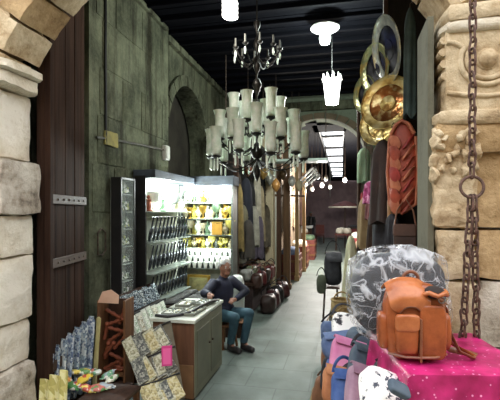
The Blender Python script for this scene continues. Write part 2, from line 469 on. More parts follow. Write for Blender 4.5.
# --- covered lane beyond
wl2 = sroot('wall_lane'); LZ = 3.75
m = MB(); m.box((-1.75, 13.5, 2), (.3, 7, 4)); m.box((-2.75, 22.6, 2), (.3, 11.4, 4)); m.box((-2.2, 17.1, 2), (.9, .2, 4)); m.box((1.25, 19, 2), (.3, 18.6, 4)); m.build('masonry', stone('stone_lane', [(.4,(80,68,58)), (.7,(134,118,100))], 2.), wl2)
m = MB(); m.box((-1.73, 19, LZ+.06), (2.3, 18.4, .12)); m.box((.65, 19, LZ+.06), (1.2, 18.4, .12)); m.box((-.3, 27.3, LZ+.06), (.8, 2.4, .12)); m.box((-.3, 10.5, LZ+.06), (.8, .9, .12))
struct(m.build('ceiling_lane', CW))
sk = sroot('window_1')
m = MB()
for i in range(7): m.box((-.28, 11.9+i*2.1, LZ+.05), (.66, .16, .06))
m.build('sash_bar', BLACK, sk)
m = MB(); m.box((-.58, 18.5, LZ+.1), (.05, 15.4, .2)); m.box((.05, 18.5, LZ+.1), (.05, 15.4, .2)); m.build('frame', BLACK, sk)
m = MB(); m.box((-.7, 28.4, 2), (4.2, .2, 4)); struct(m.build('wall_end', mat('end_wall', (124,104,108), (146,126,128), .9, scale=2)))

# --- the street outside, behind the viewer
m = MB(); m.box((-.8, -4.2, 2.4), (16, .4, 4.8)); m.box((-7.5, -1, 2.4), (.4, 6.2, 4.8)); m.box((6.2, -1, 2.4), (.4, 6.2, 4.8))
struct(m.build('wall_street', S_TAN))
# --- cables, latch and small fixtures on the left wall
CABLE = mat('cable_black', (20,20,20), None, .6)
m = MB(); pts = [at(110+i*.3+1.2*math.sin(i*.8), -10+i*11, 4.35) for i in range(15)]
for p in pts: p.x = WX2+.02
m.tube(pts, .016, 6); tag(m.build('cable', CABLE, smooth=True), 'thick black cable running down the olive stone wall above the glass jewellery cabinet', 'cable')
m = MB(); pts = []
for i in range(12):
    p = at(93+i*6.2, 137+i*1.1, 4.3); p.z = 1.7+(212-(137+i*1.1))/420*(4.2+.14*i); p.x = WX2+.018; p.y = 3.78+i*.152; pts.append(p)
m.tube(pts, .014, 6); tag(m.build('wall_pipe', mat('pipe_grey', (58,56,48), (84,80,66), .6), smooth=True), 'thin grey pipe running level across the olive stone wall', 'pipe')
p = at(109, 138, 4.4); m = MB(); m.rbox((-.012, -.13, -.075), (.012, .13, .075), (3,8,8), .008, 9, .1); tag(m.build('wall_patch', mat('ochre', (150,138,70), (120,112,66), .8), loc=(WX2+.02, 4.05, p.z)), 'ochre yellow plate fixed on the olive wall under the pipe', 'plate')
t = thing('junction_box', 'small pale electrical box on the wall beside the blind arch', 'electrical box', (WX2+.03, 5.45, 2.52))
m = MB(); m.box((0,0,0), (.06,.12,.2)); m.build('casing', WHITE, t, bevel=.008); m = MB(); m.box((.035,0,0), (.012,.1,.17)); m.build('cover', mat('box_cover', (190,190,180)), t, bevel=.004)
m = MB(); m.tube([(0,-.06,-.12), (0,-.06,.1), (.0,.0,.14), (0,.08,.1), (0,.08,-.09), (0,.02,-.13)], .009, 6, True)
tag(m.build('iron_latch', IRON, loc=(WX2+.02, 3.86, 1.39), smooth=True), 'squarish iron latch loop on the wall at the edge of the old gate', 'latch')
# ================================================================== LEFT SIDE
# --- the folded-back gate leaf
G0, G1 = Vector((-2.2, 2.73, 0)), Vector((-2.36, 3.47, 0)); GD = (G1-G0); GL = GD.length; ga = math.atan2(GD.y, GD.x)
gate = thing('wooden_gate', 'tall dark brown plank gate leaf folded back behind the pale pier', 'gate', G0, ga)
GW = wood('gate_wood', (34,23,18), (68,48,37), axis=2, scale=4, rough=.85); GW.node_tree.nodes['Principled BSDF'].inputs['Specular IOR Level'].default_value = .08
m = MB(); x = 0; random.seed(5)
while x < GL-.02:
    w = min(random.uniform(.13, .2), GL-x); m.box((x+w/2, random.uniform(-.004,.004), 2.1), (w-.006, .06, 4.2)); x += w
m.build('plank', GW, gate, bevel=.004)
for z, tl in ((1.80,0), (1.30,0), (.5,0)):
    m = MB(); m.box((GL/2, -.04, z), (GL*.98, .022, .075)); s_ = m.build('strap', wood('strap_wood', (60,45,37), (90,71,58), axis=0), gate, bevel=.004)
    for i in range(7):
        m = MB(); m.ell((.08+i*(GL-.16)/6, -.053, z), (.010,.006,.010), 1, 8, 6); m.build('stud', IRON, s_, smooth=True)
m = MB(); m.box((.02, -.05, 2.1), (.05, .05, 4.2)); m.build('frame', GW, gate, bevel=.006)

# --- low bench with packets
CARDW = mat('card_white', (216,216,204), (186,190,176), .6, scale=20)
bn = thing('low_bench', 'low wooden bench carrying paper packets against the gate', 'bench', (-1.80, 3.0, 0))
m = MB(); m.box((0,0,.25), (.36,.4,.03)); m.build('seat', DARKWOOD, bn, bevel=.004)
for sx in (-1,1):
    for sy in (-1,1):
        m = MB(); m.box((sx*.15, sy*.17, .118), (.04,.04,.235)); m.build('leg', MIDWOOD, bn)
PK = [printed('packet_silver', [(96,112,140),(172,186,198),(206,212,214),(120,134,156)], 55, .3), printed('packet_slate', [(76,90,118),(140,156,172),(190,198,200)], 60, .3),
      printed('packet_frost', [(148,164,176),(206,214,214),(110,124,140)], 48, .25)]
pkw = ['closest to the pale pier','beside the one closest to the pier','third along from the pier','fourth along from the pier','fifth along from the pier','sixth along from the pier','next to the cream strip']
for i in range(7):
    px = 44+i*7.; yt = 353-i*5.8; d = 3.2+i*.085
    top = at(px, yt, d); h = top.z-.13
    t = thing('paper_packet', 'silvery blue shiny packet standing in the slanted row, '+pkw[i], 'packet', (top.x, top.y, .126), -.15, 'silvery packets leaning on the gate', rot=(-.10, 0, -.2))
    m = MB(); m.rbox((-.041,-.012,0), (.041,.012,h), (4,3,8), .004, 16, .2, 0, i*2.); m.build('sleeve', PK[i % 3], t, smooth=True)
    m = MB(); m.box((0,0,h+.004), (.058,.006,.018)); m.build('crimp', PK[2], t)
top = at(88, 318, 3.74); m = MB(); m.rbox((-.02,-.008,0), (.02,.008,top.z-.13), (3,3,8), .003, 16); tag(m.build('paper_strip', mat('cream_paper', (206,196,140), (180,168,112), .7), loc=(top.x+.03, top.y+.05, .126), rot=(-.05,.04,-.2)), 'narrow cream paper strip at the high end of the silvery packets', 'paper strip')
pl = thing('low_plank', 'low plank at the gate foot under the silvery packets', 'plank', (-2.05, 3.1, 0), -.2)
m = MB(); m.box((0,0,.105), (.16,.95,.04)); m.build('board', DARKWOOD, pl)
for s in (-1,1):
    m = MB(); m.box((0,s*.4,.042), (.12,.08,.084)); m.build('block', DARKWOOD, pl)
YEL = printed('papyrus', [(196,186,116),(212,204,140),(176,166,96),(220,214,160)], 26, .7)
for i, (px, py, d, h, w) in enumerate(((42,380,3.02,.34,.085), (52,376,3.0,.36,.095), (61,371,2.98,.38,.075))):
    p = at(px, py, d); h = max(.1, p.z-.13)
    m = MB(); m.sheet(lambda u, v, w=w, h=h: ((u-.5)*w, .012*math.sin(u*PI), v*h), 6, 4, .004)
    tag(m.build('papyrus_sheet', YEL, loc=(p.x, p.y, .126), rot=(-.06, 0, -.15)), ['yellowed papyrus sheet wedged against the pale pier foot','broad yellowed papyrus sheet between two others by the pier','tallest yellowed papyrus sheet before the silvery packets'][i], 'papyrus sheet', 'papyrus sheets by the pier')
pcol = [((92,146,84),'green'), ((226,196,72),'yellow'), ((222,226,220),'white'), ((196,84,72),'red'), ((120,176,140),'mint green'), ((236,214,110),'pale yellow'), ((180,190,196),'grey'), ((70,110,80),'dark green'), ((214,150,80),'orange'), ((208,120,110),'pink red'), ((230,230,210),'cream'), ((110,150,90),'olive green')]
ppos = [(72,392),(84,388),(97,383),(88,397),(108,378),(76,382),(106,392),(92,377),(66,397),(98,396),(112,386),(84,380)]
pw = ['in the heap at the bench edge','among the heap of bright packages','on top of the bright heap under the dark crate','low in the bright heap','at the crate foot','high in the heap by the blue packets','at the end of the heap near the leaning board','at the heap top below the packets','tucked by the papyrus sheets','under others in the heap','beside the leaning board foot','in the middle of the heap']
for i, (px, py) in enumerate(ppos):
    p = at(px, py, 3.32-.012*(400-py)/10+.012*(400-py))
    p.z = .266+.024+.035*(i % 3)
    t = thing('candy_packet', 'small %s wrapped packet %s' % (pcol[i][1], pw[i]), 'packet', p, i*1.3, 'bright packets heaped on the low bench', rot=(.25*math.sin(i*2.), .3*math.cos(i*3.), i*1.1))
    m = MB(); m.ell((0,0,0), (.058,.038,.02), .6, 14, 8, .008, 20, seed=i); m.build('wrapper', printed('wrap%d' % i, [pcol[i][0], pcol[i][0], pcol[(i+2) % 12][0], (235,232,220)], 34, .3), t, smooth=True)
    for s in (-1,1):
        m = MB(); m.sheet(lambda u, v, s=s: (s*(.052+.022*u), (v-.5)*.06, .004*math.sin(v*14)), 2, 8, .002); m.build('twist', MATS['wrap%d' % i], t)

# --- open wooden crate with carved pieces
RB = wood('carved_red', (88,40,26), (132,72,48), axis=0)
cp = at(104, 372, 3.86); cz = 0.0
cr = thing('wooden_crate', 'upright open wooden crate full of reddish brown carved pieces', 'crate', (cp.x+.04, cp.y+.14, 0), .12)
m = MB(); m.box((0,.1,.44), (.25,.02,.84)); m.build('back_board', DARKWOOD, cr)
for s in (-1,1):
    m = MB(); m.box((s*.125,0,.44), (.02,.22,.88)); m.build('side_board', MIDWOOD, cr, bevel=.003)
m = MB(); m.box((0,0,.19), (.25,.2,.02)); m.build('shelf', MIDWOOD, cr)
wh = ['half hidden low in','slanting at the centre of','standing at the side of','crosswise high in','peeping from the back of','lying low in','crossing the middle of','leaning in','tilted near the floor of','near the top of','propped upright in','wedged deep in','topmost in','resting on the lower shelf of']
M0 = cr.matrix_basis.copy(); 
for i in range(14):
    lx, lz = [(.06,.27),(.0,.52),(-.08,.58),(.03,.60),(.07,.72),(-.03,.26),(.03,.34),(-.04,.42),(.04,.24),(.02,.67),(-.07,.40),(.06,.48),(-.02,.74),(.0,.215)][i]
    a = [.9,.6,1.4,-.2,1.2,.5,-.4,.9,-.3,.35,1.35,.8,-.5,.06][i]
    w = Matrix.Rotation(.12,4,'Z') @ Vector((lx, -.02-.012*(i % 4), lz)) + Vector(cr.location)
    t = thing('carved_figure', 'reddish brown carved wooden piece %s the upright crate' % wh[i], 'carving', w, 0, 'carved pieces in the crate', rot=(0, -a, .12))
    m = MB(); m.lathe([(.0,-.085), (.016,-.08), (.02,-.05), (.012,-.03), (.022,0), (.014,.03), (.016,.045)], 12, (0,0,0), RY(PI/2)); m.build('shaft', RB, t, smooth=True)
    m = MB(); m.ell((.065,0,0), (.026,.02,.022), 1, 10, 8); m.build('head', RB, t, smooth=True)
p = at(109, 303, 3.78); m = MB()
m.add([(-.095,0,-.055),(.1,0,-.055),(.1,0,.02),(.02,0,.07),(-.06,0,.045)]+[(-.095,.006,-.055),(.1,.006,-.055),(.1,.006,.02),(.02,.006,.07),(-.06,.006,.045)], [(0,1,2,3,4),(9,8,7,6,5)]+[(i,(i+5),(i+1)%5+5,(i+1)%5) for i in range(5)])
tag(m.build('cardboard_piece', mat('cardboard_pink', (214,176,150), (198,158,132), .8), loc=(cp.x+.03, cp.y+.02, .915), rot=(-.1,.04,.15)), 'pinkish beige torn cardboard piece propped on top of the crate', 'cardboard')

# --- stepped rack along the wall with jewellery cards
rk = thing('display_rack', 'stepped wooden rack along the wall holding rows of cards', 'rack', (-2.1, 4.4, 0))
for k, (X, Z, ya, yb) in enumerate(((-2.2,.64,3.82,4.76), (-2.05,.42,3.72,4.70))):
    m = MB(); m.box((X+2.1+.03, (ya+yb)/2-4.4, Z-.012), (.17, yb-ya, .02)); m.build('shelf', DARKWOOD, rk)
    m = MB(); m.box((X+2.1+.11, (ya+yb)/2-4.4, Z+.006), (.012, yb-ya, .03)); m.build('lip', BLACK, rk)
    m = MB(); m.box((X+2.1-.045, (ya+yb)/2-4.4, Z+.09), (.012, yb-ya, .22), RY(-.25)); m.build('back_board', DARKWOOD, rk)
for yy in (-.56, .28):
    m = MB(); m.box((.03, yy, .2), (.28,.03,.39)); m.build('leg', DARKWOOD, rk)
JC = [printed('jewel%d' % i, c, 100, .25, metal=.3) for i, c in enumerate(([(60,72,88),(150,168,180),(205,215,220),(40,48,58)], [(90,104,120),(190,200,205),(70,80,84)], [(40,48,60),(120,138,150),(180,190,190)]))]
WC = [printed('bookmark%d' % i, c, 90, .5) for i, c in enumerate(([(222,226,210),(222,226,210),(168,184,150),(232,232,222)], [(230,230,220),(206,212,196),(120,150,110)], [(206,206,190),(226,222,206),(150,140,110)]))]
def card(name, label, group, loc, rot, w, h, m1, m2, catg='card'):
    t = thing(name, label, catg, loc, 0, group, rot)
    m = MB(); m.box((0,0,h/2), (.006,w,h)); m.build('backing', m1, t)
    m = MB(); m.box((.005,0,h*.48), (.006,w*.72,h*.78)); m.build('print', m2, t)
    return t
for i in range(8):
    card('jewellery_card', 'dark card of silvery jewellery, %s from the crate in the upper rack row' % ORD[i], 'upper rack row of jewellery cards', (-2.15, 3.88+i*.114, .655), (0, -.38, .04*math.sin(i*2.)), .108, .19+.015*math.sin(i*3), JC[i % 3], JC[(i+1) % 3])
for i in range(8):
    card('bookmark_card', 'whitish printed bookmark card, %s from the crate in the second rack row' % ORD[i], 'second rack row of bookmark cards', (-1.99, 3.78+i*.118, .436), (0, -.38, .05*math.sin(i*2.+1)), .108, .235+.012*math.sin(i*5), CARDW, WC[i % 3])
# --- askew leaning board hung with cards in front of the counter
TL, TR, BL, BR = at(121,340,3.74), at(170,320,3.70), at(150,408,3.36), at(184,398,3.36)
def bl(u, v): return (TL*(1-u)+TR*u)*(1-v)+(BL*(1-u)+BR*u)*v
nrm = (TR-TL).cross(BL-TL).normalized()
if nrm.y > 0: nrm = -nrm
lb = thing('leaning_board', 'tilted board of cards propped against the counter front', 'board', tuple(BL), 0)
o0 = Vector(BL)
m = MB(); m.sheet(lambda u, v: bl(u, v)-o0-nrm*.015, 4, 4, .014); m.build('panel', mat('board_dark', (88,82,66), (112,104,86), .8), lb)
for v in (.02,.36,.7):
    m = MB(); m.tube([bl(-.01, v)-o0+nrm*.005, bl(.5, v+.01)-o0+nrm*.006, bl(1.01, v)-o0+nrm*.005], .007, 6); m.build('cord', BLACK, lb)
ex = (TR-TL).normalized(); ez = (TL-BL).normalized(); ey = nrm; ez = (ez-ey*ez.dot(ey)).normalized(); ex2 = ey.cross(ez)
CRM = [printed('cream_card%d' % i, c, 75, .6) for i, c in enumerate(([(176,174,146),(140,136,108),(200,198,176)], [(110,112,104),(160,160,148),(74,76,74)], [(184,172,124),(150,138,96),(200,192,156)]))]
rowmats = [(0,1),(1,0),(2,2)]
rown = ['top','middle','bottom']
for r in range(3):
    for c in range(4):
        u0, v0 = .13+c*.245, .05+r*.335
        p = bl(u0, v0+.29)+nrm*.012
        B = Matrix((-nrm*-1, ex, ez)).transposed()
        eul = Matrix((ey, ey.cross(ez)*-1*-1 if False else ez.cross(ey), ez)).transposed().to_euler()
        w = .098+.02*(r == 2); h = (bl(u0, v0-.03)-bl(u0, v0+.3)).length
        cm = CRM[[0,1,0,1,1,0,1,1,2,2,0,2][r*4+c]]
        card('souvenir_card', '%s card, %s along in the %s row of the leaning board' % (['cream','grey','cream','grey','grey','pale','grey','grey','ivory','ivory','pale','ivory'][r*4+c], ORD[c], rown[r]), 'cards on the leaning board', p, (eul.x+.1*math.sin(r*5+c*3), eul.y+.09*math.sin(r*2+c*7.), eul.z), w*(1+.12*math.sin(r+c*4)), h*.98, cm, CRM[(r+c) % 3])
p = at(167, 366, 3.42); card('pink_card', 'bright pink card hung among the cream cards by the counter', None, p, (0,-.15,-1.1), .085, .16, mat('pink_card', (206,60,130), (186,50,116), .5), mat('pink_print', (220,90,150), None, .5))

# --- counter
cn = thing('shop_counter', 'narrow wooden shop counter with olive panelled side and papers on top', 'counter', (-1.5, 4.01, 0))
OLV = mat('olive_panel', (104,104,84), (124,122,100), .5, scale=3)
m = MB(); m.box((0,0,.36), (.40,.86,.68)); m.build('body', wood('counter_wood', (84,54,38), (118,82,58), axis=2), cn, bevel=.004)
m = MB(); m.box((.206,0,.36), (.012,.86,.66)); sp = m.build('side_panel', OLV, cn, bevel=.003)
m = MB(); m.box((.214,-.21,.36), (.008,.36,.52)); m.box((.214,.21,.36), (.008,.36,.52)); m.build('door', mat('olive_door', (92,92,74), (112,110,90), .5, scale=3), sp, bevel=.004)
m = MB(); m.ell((.225,-.05,.42), (.012,.012,.012), 1, 10, 8); m.ell((.225,.05,.42), (.012,.012,.012), 1, 10, 8); m.build('knob', IRON, sp, smooth=True)
m = MB(); m.box((0,-.433,.17), (.39,.012,.3)); m.build('lower_panel', mat('counter_panel', (138,100,66), (120,86,56), .6), cn, bevel=.004)
m = MB(); m.box((0,0,.715), (.44,.92,.03)); m.build('worktop', mat('counter_top', (206,208,194), (176,180,166), .3), cn, bevel=.004)
m = MB(); m.box((0,0,.02), (.38,.84,.04)); m.build('plinth', DARKWOOD, cn)
for i, (x, y, w, l, c, wd) in enumerate(((-1.58,3.78,.16,.22,(214,218,204),'white'), (-1.4,3.85,.13,.3,(196,204,190),'pale green'), (-1.6,4.15,.14,.24,(222,222,208),'cream'), (-1.42,4.24,.16,.24,(206,212,204),'grey white'))):
    t = thing('paper_tray', '%s flat tray of trinkets on the counter top, %s from its near end' % (wd, ORD[i]), 'tray', (x, y, .73), .06*(-1)**i)
    m = MB(); m.box((0,0,.008), (w,l,.012)); m.build('base', mat('tray%d' % i, c, None, .5), t, bevel=.003)
    m = MB()
    for s in (-1,1): m.box((s*w/2,0,.014), (.008,l,.024)); m.box((0,s*l/2,.014), (w,.008,.024))
    m.build('rim', mat('tray_rim', (120,124,112)), t)
    m = MB(); random.seed(i)
    for k in range(26): m.ell((random.uniform(-.42,.42)*w, random.uniform(-.43,.43)*l, .019), (.012,.008,.007), 1, 8, 5, R=RZ(k))
    o = m.build('trinkets', printed('trinket%d' % i, [(240,240,230),(150,160,150),(200,190,140),(90,100,96)], 40, .3), t, smooth=True); o['kind'] = 'stuff'
m = MB(); m.tube([(-1.69,3.62,.742), (-1.56,3.60,.742), (-1.47,3.68,.742), (-1.40,3.78,.75), (-1.36,4.0,.77), (-1.33,4.2,.77), (-1.31,4.40,.745)], .014, 8)
tag(m.build('black_strap', BLACK, smooth=True), 'black strap snaking along the counter top past the trays', 'strap')

# --- tall glass cabinet on the wall
vt = thing('wall_vitrine', 'tall narrow glass cabinet of jewellery fixed to the stone wall', 'cabinet', (-2.40, 4.2, .76))
m = MB(); m.box((0,0,.65), (.02,.29,1.3)); m.build('back_panel', mat('vitrine_back', (190,198,184), (150,158,146), .7, scale=14), vt)
m = MB()
for y in (-.145,.145): m.box((.06,y,.65), (.12,.024,1.32))
for z in (0,1.3): m.box((.06,0,z), (.12,.31,.024))
m.build('frame', BLACK, vt, bevel=.003)
for k in range(6):
    m = MB(); m.box((.05,0,.18+k*.19), (.09,.27,.006)); m.build('shelf', mat('vitrine_shelf', (170,180,174), None, .2), vt)
m = MB(); m.box((.11,0,.65), (.004,.27,1.28))
GLASS = mat('glass_pane', (225,235,230), None, .03, alpha=.10); m.build('pane', GLASS, vt)
m = MB(); random.seed(2)
for k in range(7):
    for j in range(7):
        z = .012+k*.19; h = random.uniform(.03,.12); y = -.114+j*.038
        m.lathe([(.016,0),(.018,h*.2),(.008,h*.5),(.014,h*.75),(.0,h)], 8, (.05, y, z))
o = m.build('trinkets', printed('vit', [(230,236,220),(180,190,120),(120,134,110),(245,245,240),(90,110,90)], 30, .25), vt, smooth=True); o['kind'] = 'stuff'

# --- lit display cases: one along the wall, one across
CASEB = mat('case_back', (196,200,184), (160,166,148), .8, scale=9)
TUBE = mat('tube_light', (255,255,255), None, .5, emit=22, ecol=(236,252,255))
dk = thing('wall_display_case', 'long lit display case along the wall with hanging spoons', 'display case', (-2.38, 5.22, .6))
m = MB(); m.box((-.01,0,.75), (.02,1.3,1.5)); m.build('back_panel', CASEB, dk)
m = MB(); m.box((.06,-.66,.75), (.14,.03,1.56)); m.build('side_panel', BLACK, dk)
m = MB(); m.box((.11,0,1.55), (.28,1.34,.1)); m.build('top_box', mat('case_top', (70,80,92), (50,56,62), .6), dk, bevel=.006)
for z in (.0,.36,.74,1.1):
    m = MB(); m.box((.1,0,z), (.22,1.28,.012)); m.build('shelf', mat('case_shelf', (140,150,142), None, .25), dk)
m = MB(); m.cyl((.06,-.5,1.46), (.06,.2,1.46), .014); m.build('lamp_or_fill_tube', TUBE, dk, smooth=True)
for r, z in enumerate((1.04,.70,.33)):
    m = MB(); m.cyl((.17,-.6,z), (.17,.62,z), .005); m.build('hanging_rail', STEEL, dk)
SP = mat('tarnished', (92,98,104), (48,50,54), .3, .8, 30)
sp0 = None
for r, z in enumerate((1.04,.70,.33)):
    for i in range(11):
        loc = (-2.38+.18, 5.22-.56+i*.112, .6+z-.012)
        lab = 'tarnished hanging spoon, %s on the %s wall case rail' % (ORD[i], ['highest','middle','lowest'][r])
        if sp0 is None:
            sp0 = thing('hanging_spoon', lab, 'spoon', loc, 0, 'spoons hanging in the wall case', (0,.22,0)); sp0.scale = (1.3,1.5,1.25)
            m = MB(); m.tube([(0,0,.006),(0,0,-.05),(0,0,-.1)], [.007,.009,.007], 8); m.build('handle', SP, sp0, smooth=True)
            m = MB(); m.ell((.006,0,-.16), (.018,.032,.075), 1, 12, 8); m.build('bowl', SP, sp0, smooth=True)
        else: dup(sp0, loc, (0,.22,.3*math.sin(i+r)), lab)
# statuettes on top shelf of the wall case
def statuette(name, label, group, loc, h, mt, kind=0, rz=0.):
    t = thing(name, label, 'figurine', loc, rz, group)
    if kind == 0:
        m = MB(); m.lathe([(.26*h,0),(.26*h,.08*h),(.16*h,.12*h),(.2*h,.35*h),(.15*h,.55*h),(.2*h,.7*h),(.07*h,.78*h)], 12); m.build('body', mt, t, smooth=True)
        m = MB(); m.ell((0,0,.88*h), (.1*h,.1*h,.12*h), 1, 10, 8); m.build('head', mt, t, smooth=True)
    elif kind == 1:
        m = MB(); m.lathe([(.2*h,0),(.22*h,.04*h),(.1*h,.12*h),(.3*h,.42*h),(.32*h,.6*h),(.14*h,.82*h),(.2*h,h),(.17*h,h),(.1*h,.84*h)], 14); m.build('body', mt, t, smooth=True)
        m = MB(); m.torus((.3*h,0,.66*h), .14*h, .025*h, RX(PI/2), 12, 6); m.build('handle', mt, t, smooth=True)
    elif kind == 3:
        m = MB(); m.lathe([(.20*h,0),(.22*h,.04*h),(.26*h,.4*h),(.38*h,h),(.35*h,h),(.22*h,.3*h)], 14); m.build('body', mt, t, smooth=True)
        m = MB(); m.torus((0,0,h), .365*h, .02*h, None, 14, 6); m.build('rim', mt, t, smooth=True)
    else:
        m = MB(); m.lathe([(.24*h,0),(.22*h,.05*h),(.06*h,.1*h),(.06*h,.4*h),(.3*h,.55*h),(.36*h,h),(.33*h,h),(.26*h,.58*h)], 14); m.build('body', mt, t, smooth=True)
        m = MB(); m.torus((0,0,h), .345*h, .02*h, None, 14, 6); m.build('rim', mt, t, smooth=True)
    return t
FM = {'white': mat('alabaster', (240,242,234), (218,222,212), .35), 'yellow': mat('onyx_yellow', (206,196,96), (168,160,80), .35), 'gold': mat('gilt', (206,172,84), (170,136,60), .3, .7),
      'green': mat('glaze_green', (120,150,120), (90,120,96), .3), 'red': mat('terracotta', (166,92,66), (136,70,50), .6), 'grey': mat('soapstone', (130,138,132), (96,104,100), .4), 'cream': mat('bone', (216,208,176), (186,178,146), .5)}
for i in range(9):
    k = ['red','white','white','green','white','white','grey','cream','white'][i]
    statuette('statuette', '%s statuette, %s along the top shelf of the wall case' % (k, ORD[i]), 'statuettes on the wall case top shelf', (-2.38+.1, 5.22-.54+i*.13, 1.707), .2+.05*math.sin(i*2.3), FM[k], [0,2,1,0,1,0,2,0,1][i], i)
# table under the wall case with trays
jt = thing('jewellery_table', 'low dark table of jewellery trays below the wall case', 'table', (-2.0, 5.3, 0))
m = MB(); m.box((0,0,.53), (.56,1.0,.03)); m.build('tabletop', DARKWOOD, jt)
for sx in (-1,1):
    for sy in (-1,1):
        m = MB(); m.box((sx*.25, sy*.46, .257), (.04,.04,.515)); m.build('leg', DARKWOOD, jt)
for i in range(6):
    x, y = -2.0+(-.13 if i % 2 else .13), 4.98+(i//2)*.31
    t = thing('ring_tray', 'tray of silvery rings, %s in the %s line on the low table' % (ORD[i//2], ['aisle side','wall side'][i % 2]), 'tray', (x, y, .546), 0, 'ring trays on the low table', (.0, -.1 if i % 2 else 0, 0))
    m = MB(); m.box((0,0,.012), (.23,.27,.02)); m.build('base', BLACK, t, bevel=.003)
    m = MB()
    for a in range(6):
        for b in range(7): m.torus((-.09+a*.036, -.108+b*.036, .03), .011, .004, RX(PI/2), 8, 5)
    o = m.build('rings', STEEL, t, smooth=True); o['kind'] = 'stuff'

# --- the case across, facing up the alley
dx = thing('display_case', 'tall lit display case with shelves of figurines behind the seated man', 'display case', (-1.98, 6.07, 0))
W = .82
m = MB(); m.box((0,.13,1.05), (W,.02,2.1)); m.build('back_panel', CASEB, dx)
for s in (-1,1):
    m = MB(); m.box((s*W/2,0,1.05), (.025,.28,2.1)); m.build('side_panel', mat('case_side', (90,96,90), (60,64,60), .5), dx)
m = MB(); m.box((0,0,2.16), (W+.06,.34,.14)); m.build('top_box', MATS['case_top'], dx, bevel=.006)
SH = [.5,.86,.99,1.12,1.36,1.62,1.86]
for k, z in enumerate((.5,.86,1.16,1.36,1.6,1.84)):
    m = MB(); m.box((0,.02,z-.006), (W-.03,.22,.012)); m.build('shelf', MATS['case_shelf'], dx)
m = MB(); m.cyl((-.36,-.06,2.075), (.3,-.06,2.075), .014); m.build('lamp_or_fill_tube', TUBE, dx, smooth=True)
m = MB(); m.cyl((-.36,-.10,1.135), (.36,-.10,1.135), .010); m.build('lamp_or_fill_tube', TUBE, dx, smooth=True)  # fill tube added under the shelf to brighten the white cups
m = MB(); m.ell((.32,-.1,2.02), (.05,.05,.06), 1, 14, 10); m.build('bulb', mat('bulb_glow', (255,255,255), None, .5, emit=25, ecol=(240,250,255)), dx, smooth=True)
m = MB(); m.box((0,0,.25), (W,.26,.48)); m.build('base', DARKWOOD, dx)
m = MB(); m.box((0,-.02,.9), (W-.06,.12,.07)); m.box((0,.05,.95), (W-.06,.10,.17)); m.build('riser', mat('riser_dark', (54,60,58), None, .6), dx)
rows = [(.936,-.05,9,.105,'white','on the lowest cup step',3), (1.036,.05,9,.11,'white','on the upper cup step',3), (.866,-.1,9,.095,'white','on the shelf edge before the steps',3),
        (1.16,.0,11,.155,'mixA','on the shelf above the cups',0), (1.36,.0,11,.19,'mixB','on the middle lit shelf',1), (1.6,.0,11,.19,'mixC','on the second highest shelf',0), (1.84,.0,11,.17,'mixD','on the topmost lit shelf',1)]
mix = {'mixA': ['yellow','yellow','cream','gold','yellow','white','yellow','grey'], 'mixB': ['green','cream','yellow','white','cream','green','white','grey'], 'mixC': ['cream','gold','yellow','cream','gold','white','cream','green'], 'mixD': ['white','cream','green','white','gold','cream','white','grey']}
for (z, yy, n, h, k, wd, kd) in rows:
    for i in range(n):
        kk = mix[k][i % 8] if k in mix else k
        x = -1.98-.35+i*(.7/(n-1)); hh = h*(1+.12*math.sin(i*2.7+z*9))
        if k not in mix: hh = h
        kind = kd if k not in mix else (i+int(z*10)) % 3
        nm = ['statuette','small_jug','small_goblet','small_cup'][kind]
        statuette(nm, '%s %s, %s from the wall, %s' % (kk, nm.replace('_',' '), ORD[i], wd), 'pieces '+wd, (x, 6.05+yy, z), hh, FM[kk], kind, i)
# gilt boxes
p = at(211, 231, 5.86); t = thing('amber_box', 'glowing amber box standing in front of the lit figurine shelves', 'box', (p.x, 5.90, 1.365), .1)
m = MB(); m.box((0,0,.085), (.15,.05,.17)); m.build('body', mat('amber', (206,160,66), (176,128,48), .4), t, bevel=.006); m = MB(); m.box((0,0,.18), (.16,.06,.02)); m.build('lid', FM['gold'], t, bevel=.004)
t = thing('framed_panel', 'olive gold framed panel standing on the lowest shelf of the lit case', 'frame', (-2.08, 5.93, .5), 0)
m = MB(); m.box((0,0,.14), (.36,.02,.26)); m.build('frame', FM['gold'], t, bevel=.006); m = MB(); m.box((0,-.012,.14), (.28,.01,.18)); m.build('picture', mat('olive_pic', (120,118,80), (170,166,110), .6, scale=12), t)
# ================================================================== RIGHT SIDE
# --- hanging iron chain
ch = thing('iron_chain', 'rusty iron chain with a big ring hanging down the carved right-side stone pier'.replace('right-side ',''), 'chain', at(472, 187, 1.97))
RUST = mat('rust_iron', (70,52,46), (116,88,76), .6, .5, 40, bump=.3)
C0 = Vector(ch.location)
def link_mesh():
    m = MB(); L, w = .022, .0155
    pts = [(w*math.cos(a), 0, (L if math.sin(a) >= 0 else -L)+w*math.sin(a)) for a in [2*PI*i/16+.001 for i in range(16)]]
    m.tube(pts, .0058, 7, True); return m
lk = link_mesh().build('link', RUST, ch, smooth=True)
first = True
def hang(p0, p1, n, sd):
    global first
    for i in range(n):
        p = p0.lerp(p1, (i+.5)/n)-C0
        o = lk if first else lk.copy()
        if not first: COL.objects.link(o); o.parent = ch
        first = False
        o.location = p; o.rotation_euler = (.1*math.sin(i*3+sd), .12*math.sin(i*2+sd), (PI*.12 if i % 2 else PI*.62)+.2*math.sin(i+sd))
top = at(473, -40, 1.97); hang(top, at(472, 176, 1.97), 19, 0)
hang(at(471, 197, 1.97), at(465, 300, 1.97), 9, 1); hang(at(465, 300, 1.97), at(462, 345, 1.98), 4, 2)
hang(at(474, 197, 1.97), at(477, 345, 1.98), 13, 3)
m = MB(); m.torus((0,0,0), .05, .0075, RX(PI/2-.1), 28, 8); m.build('ring', RUST, ch, smooth=True)
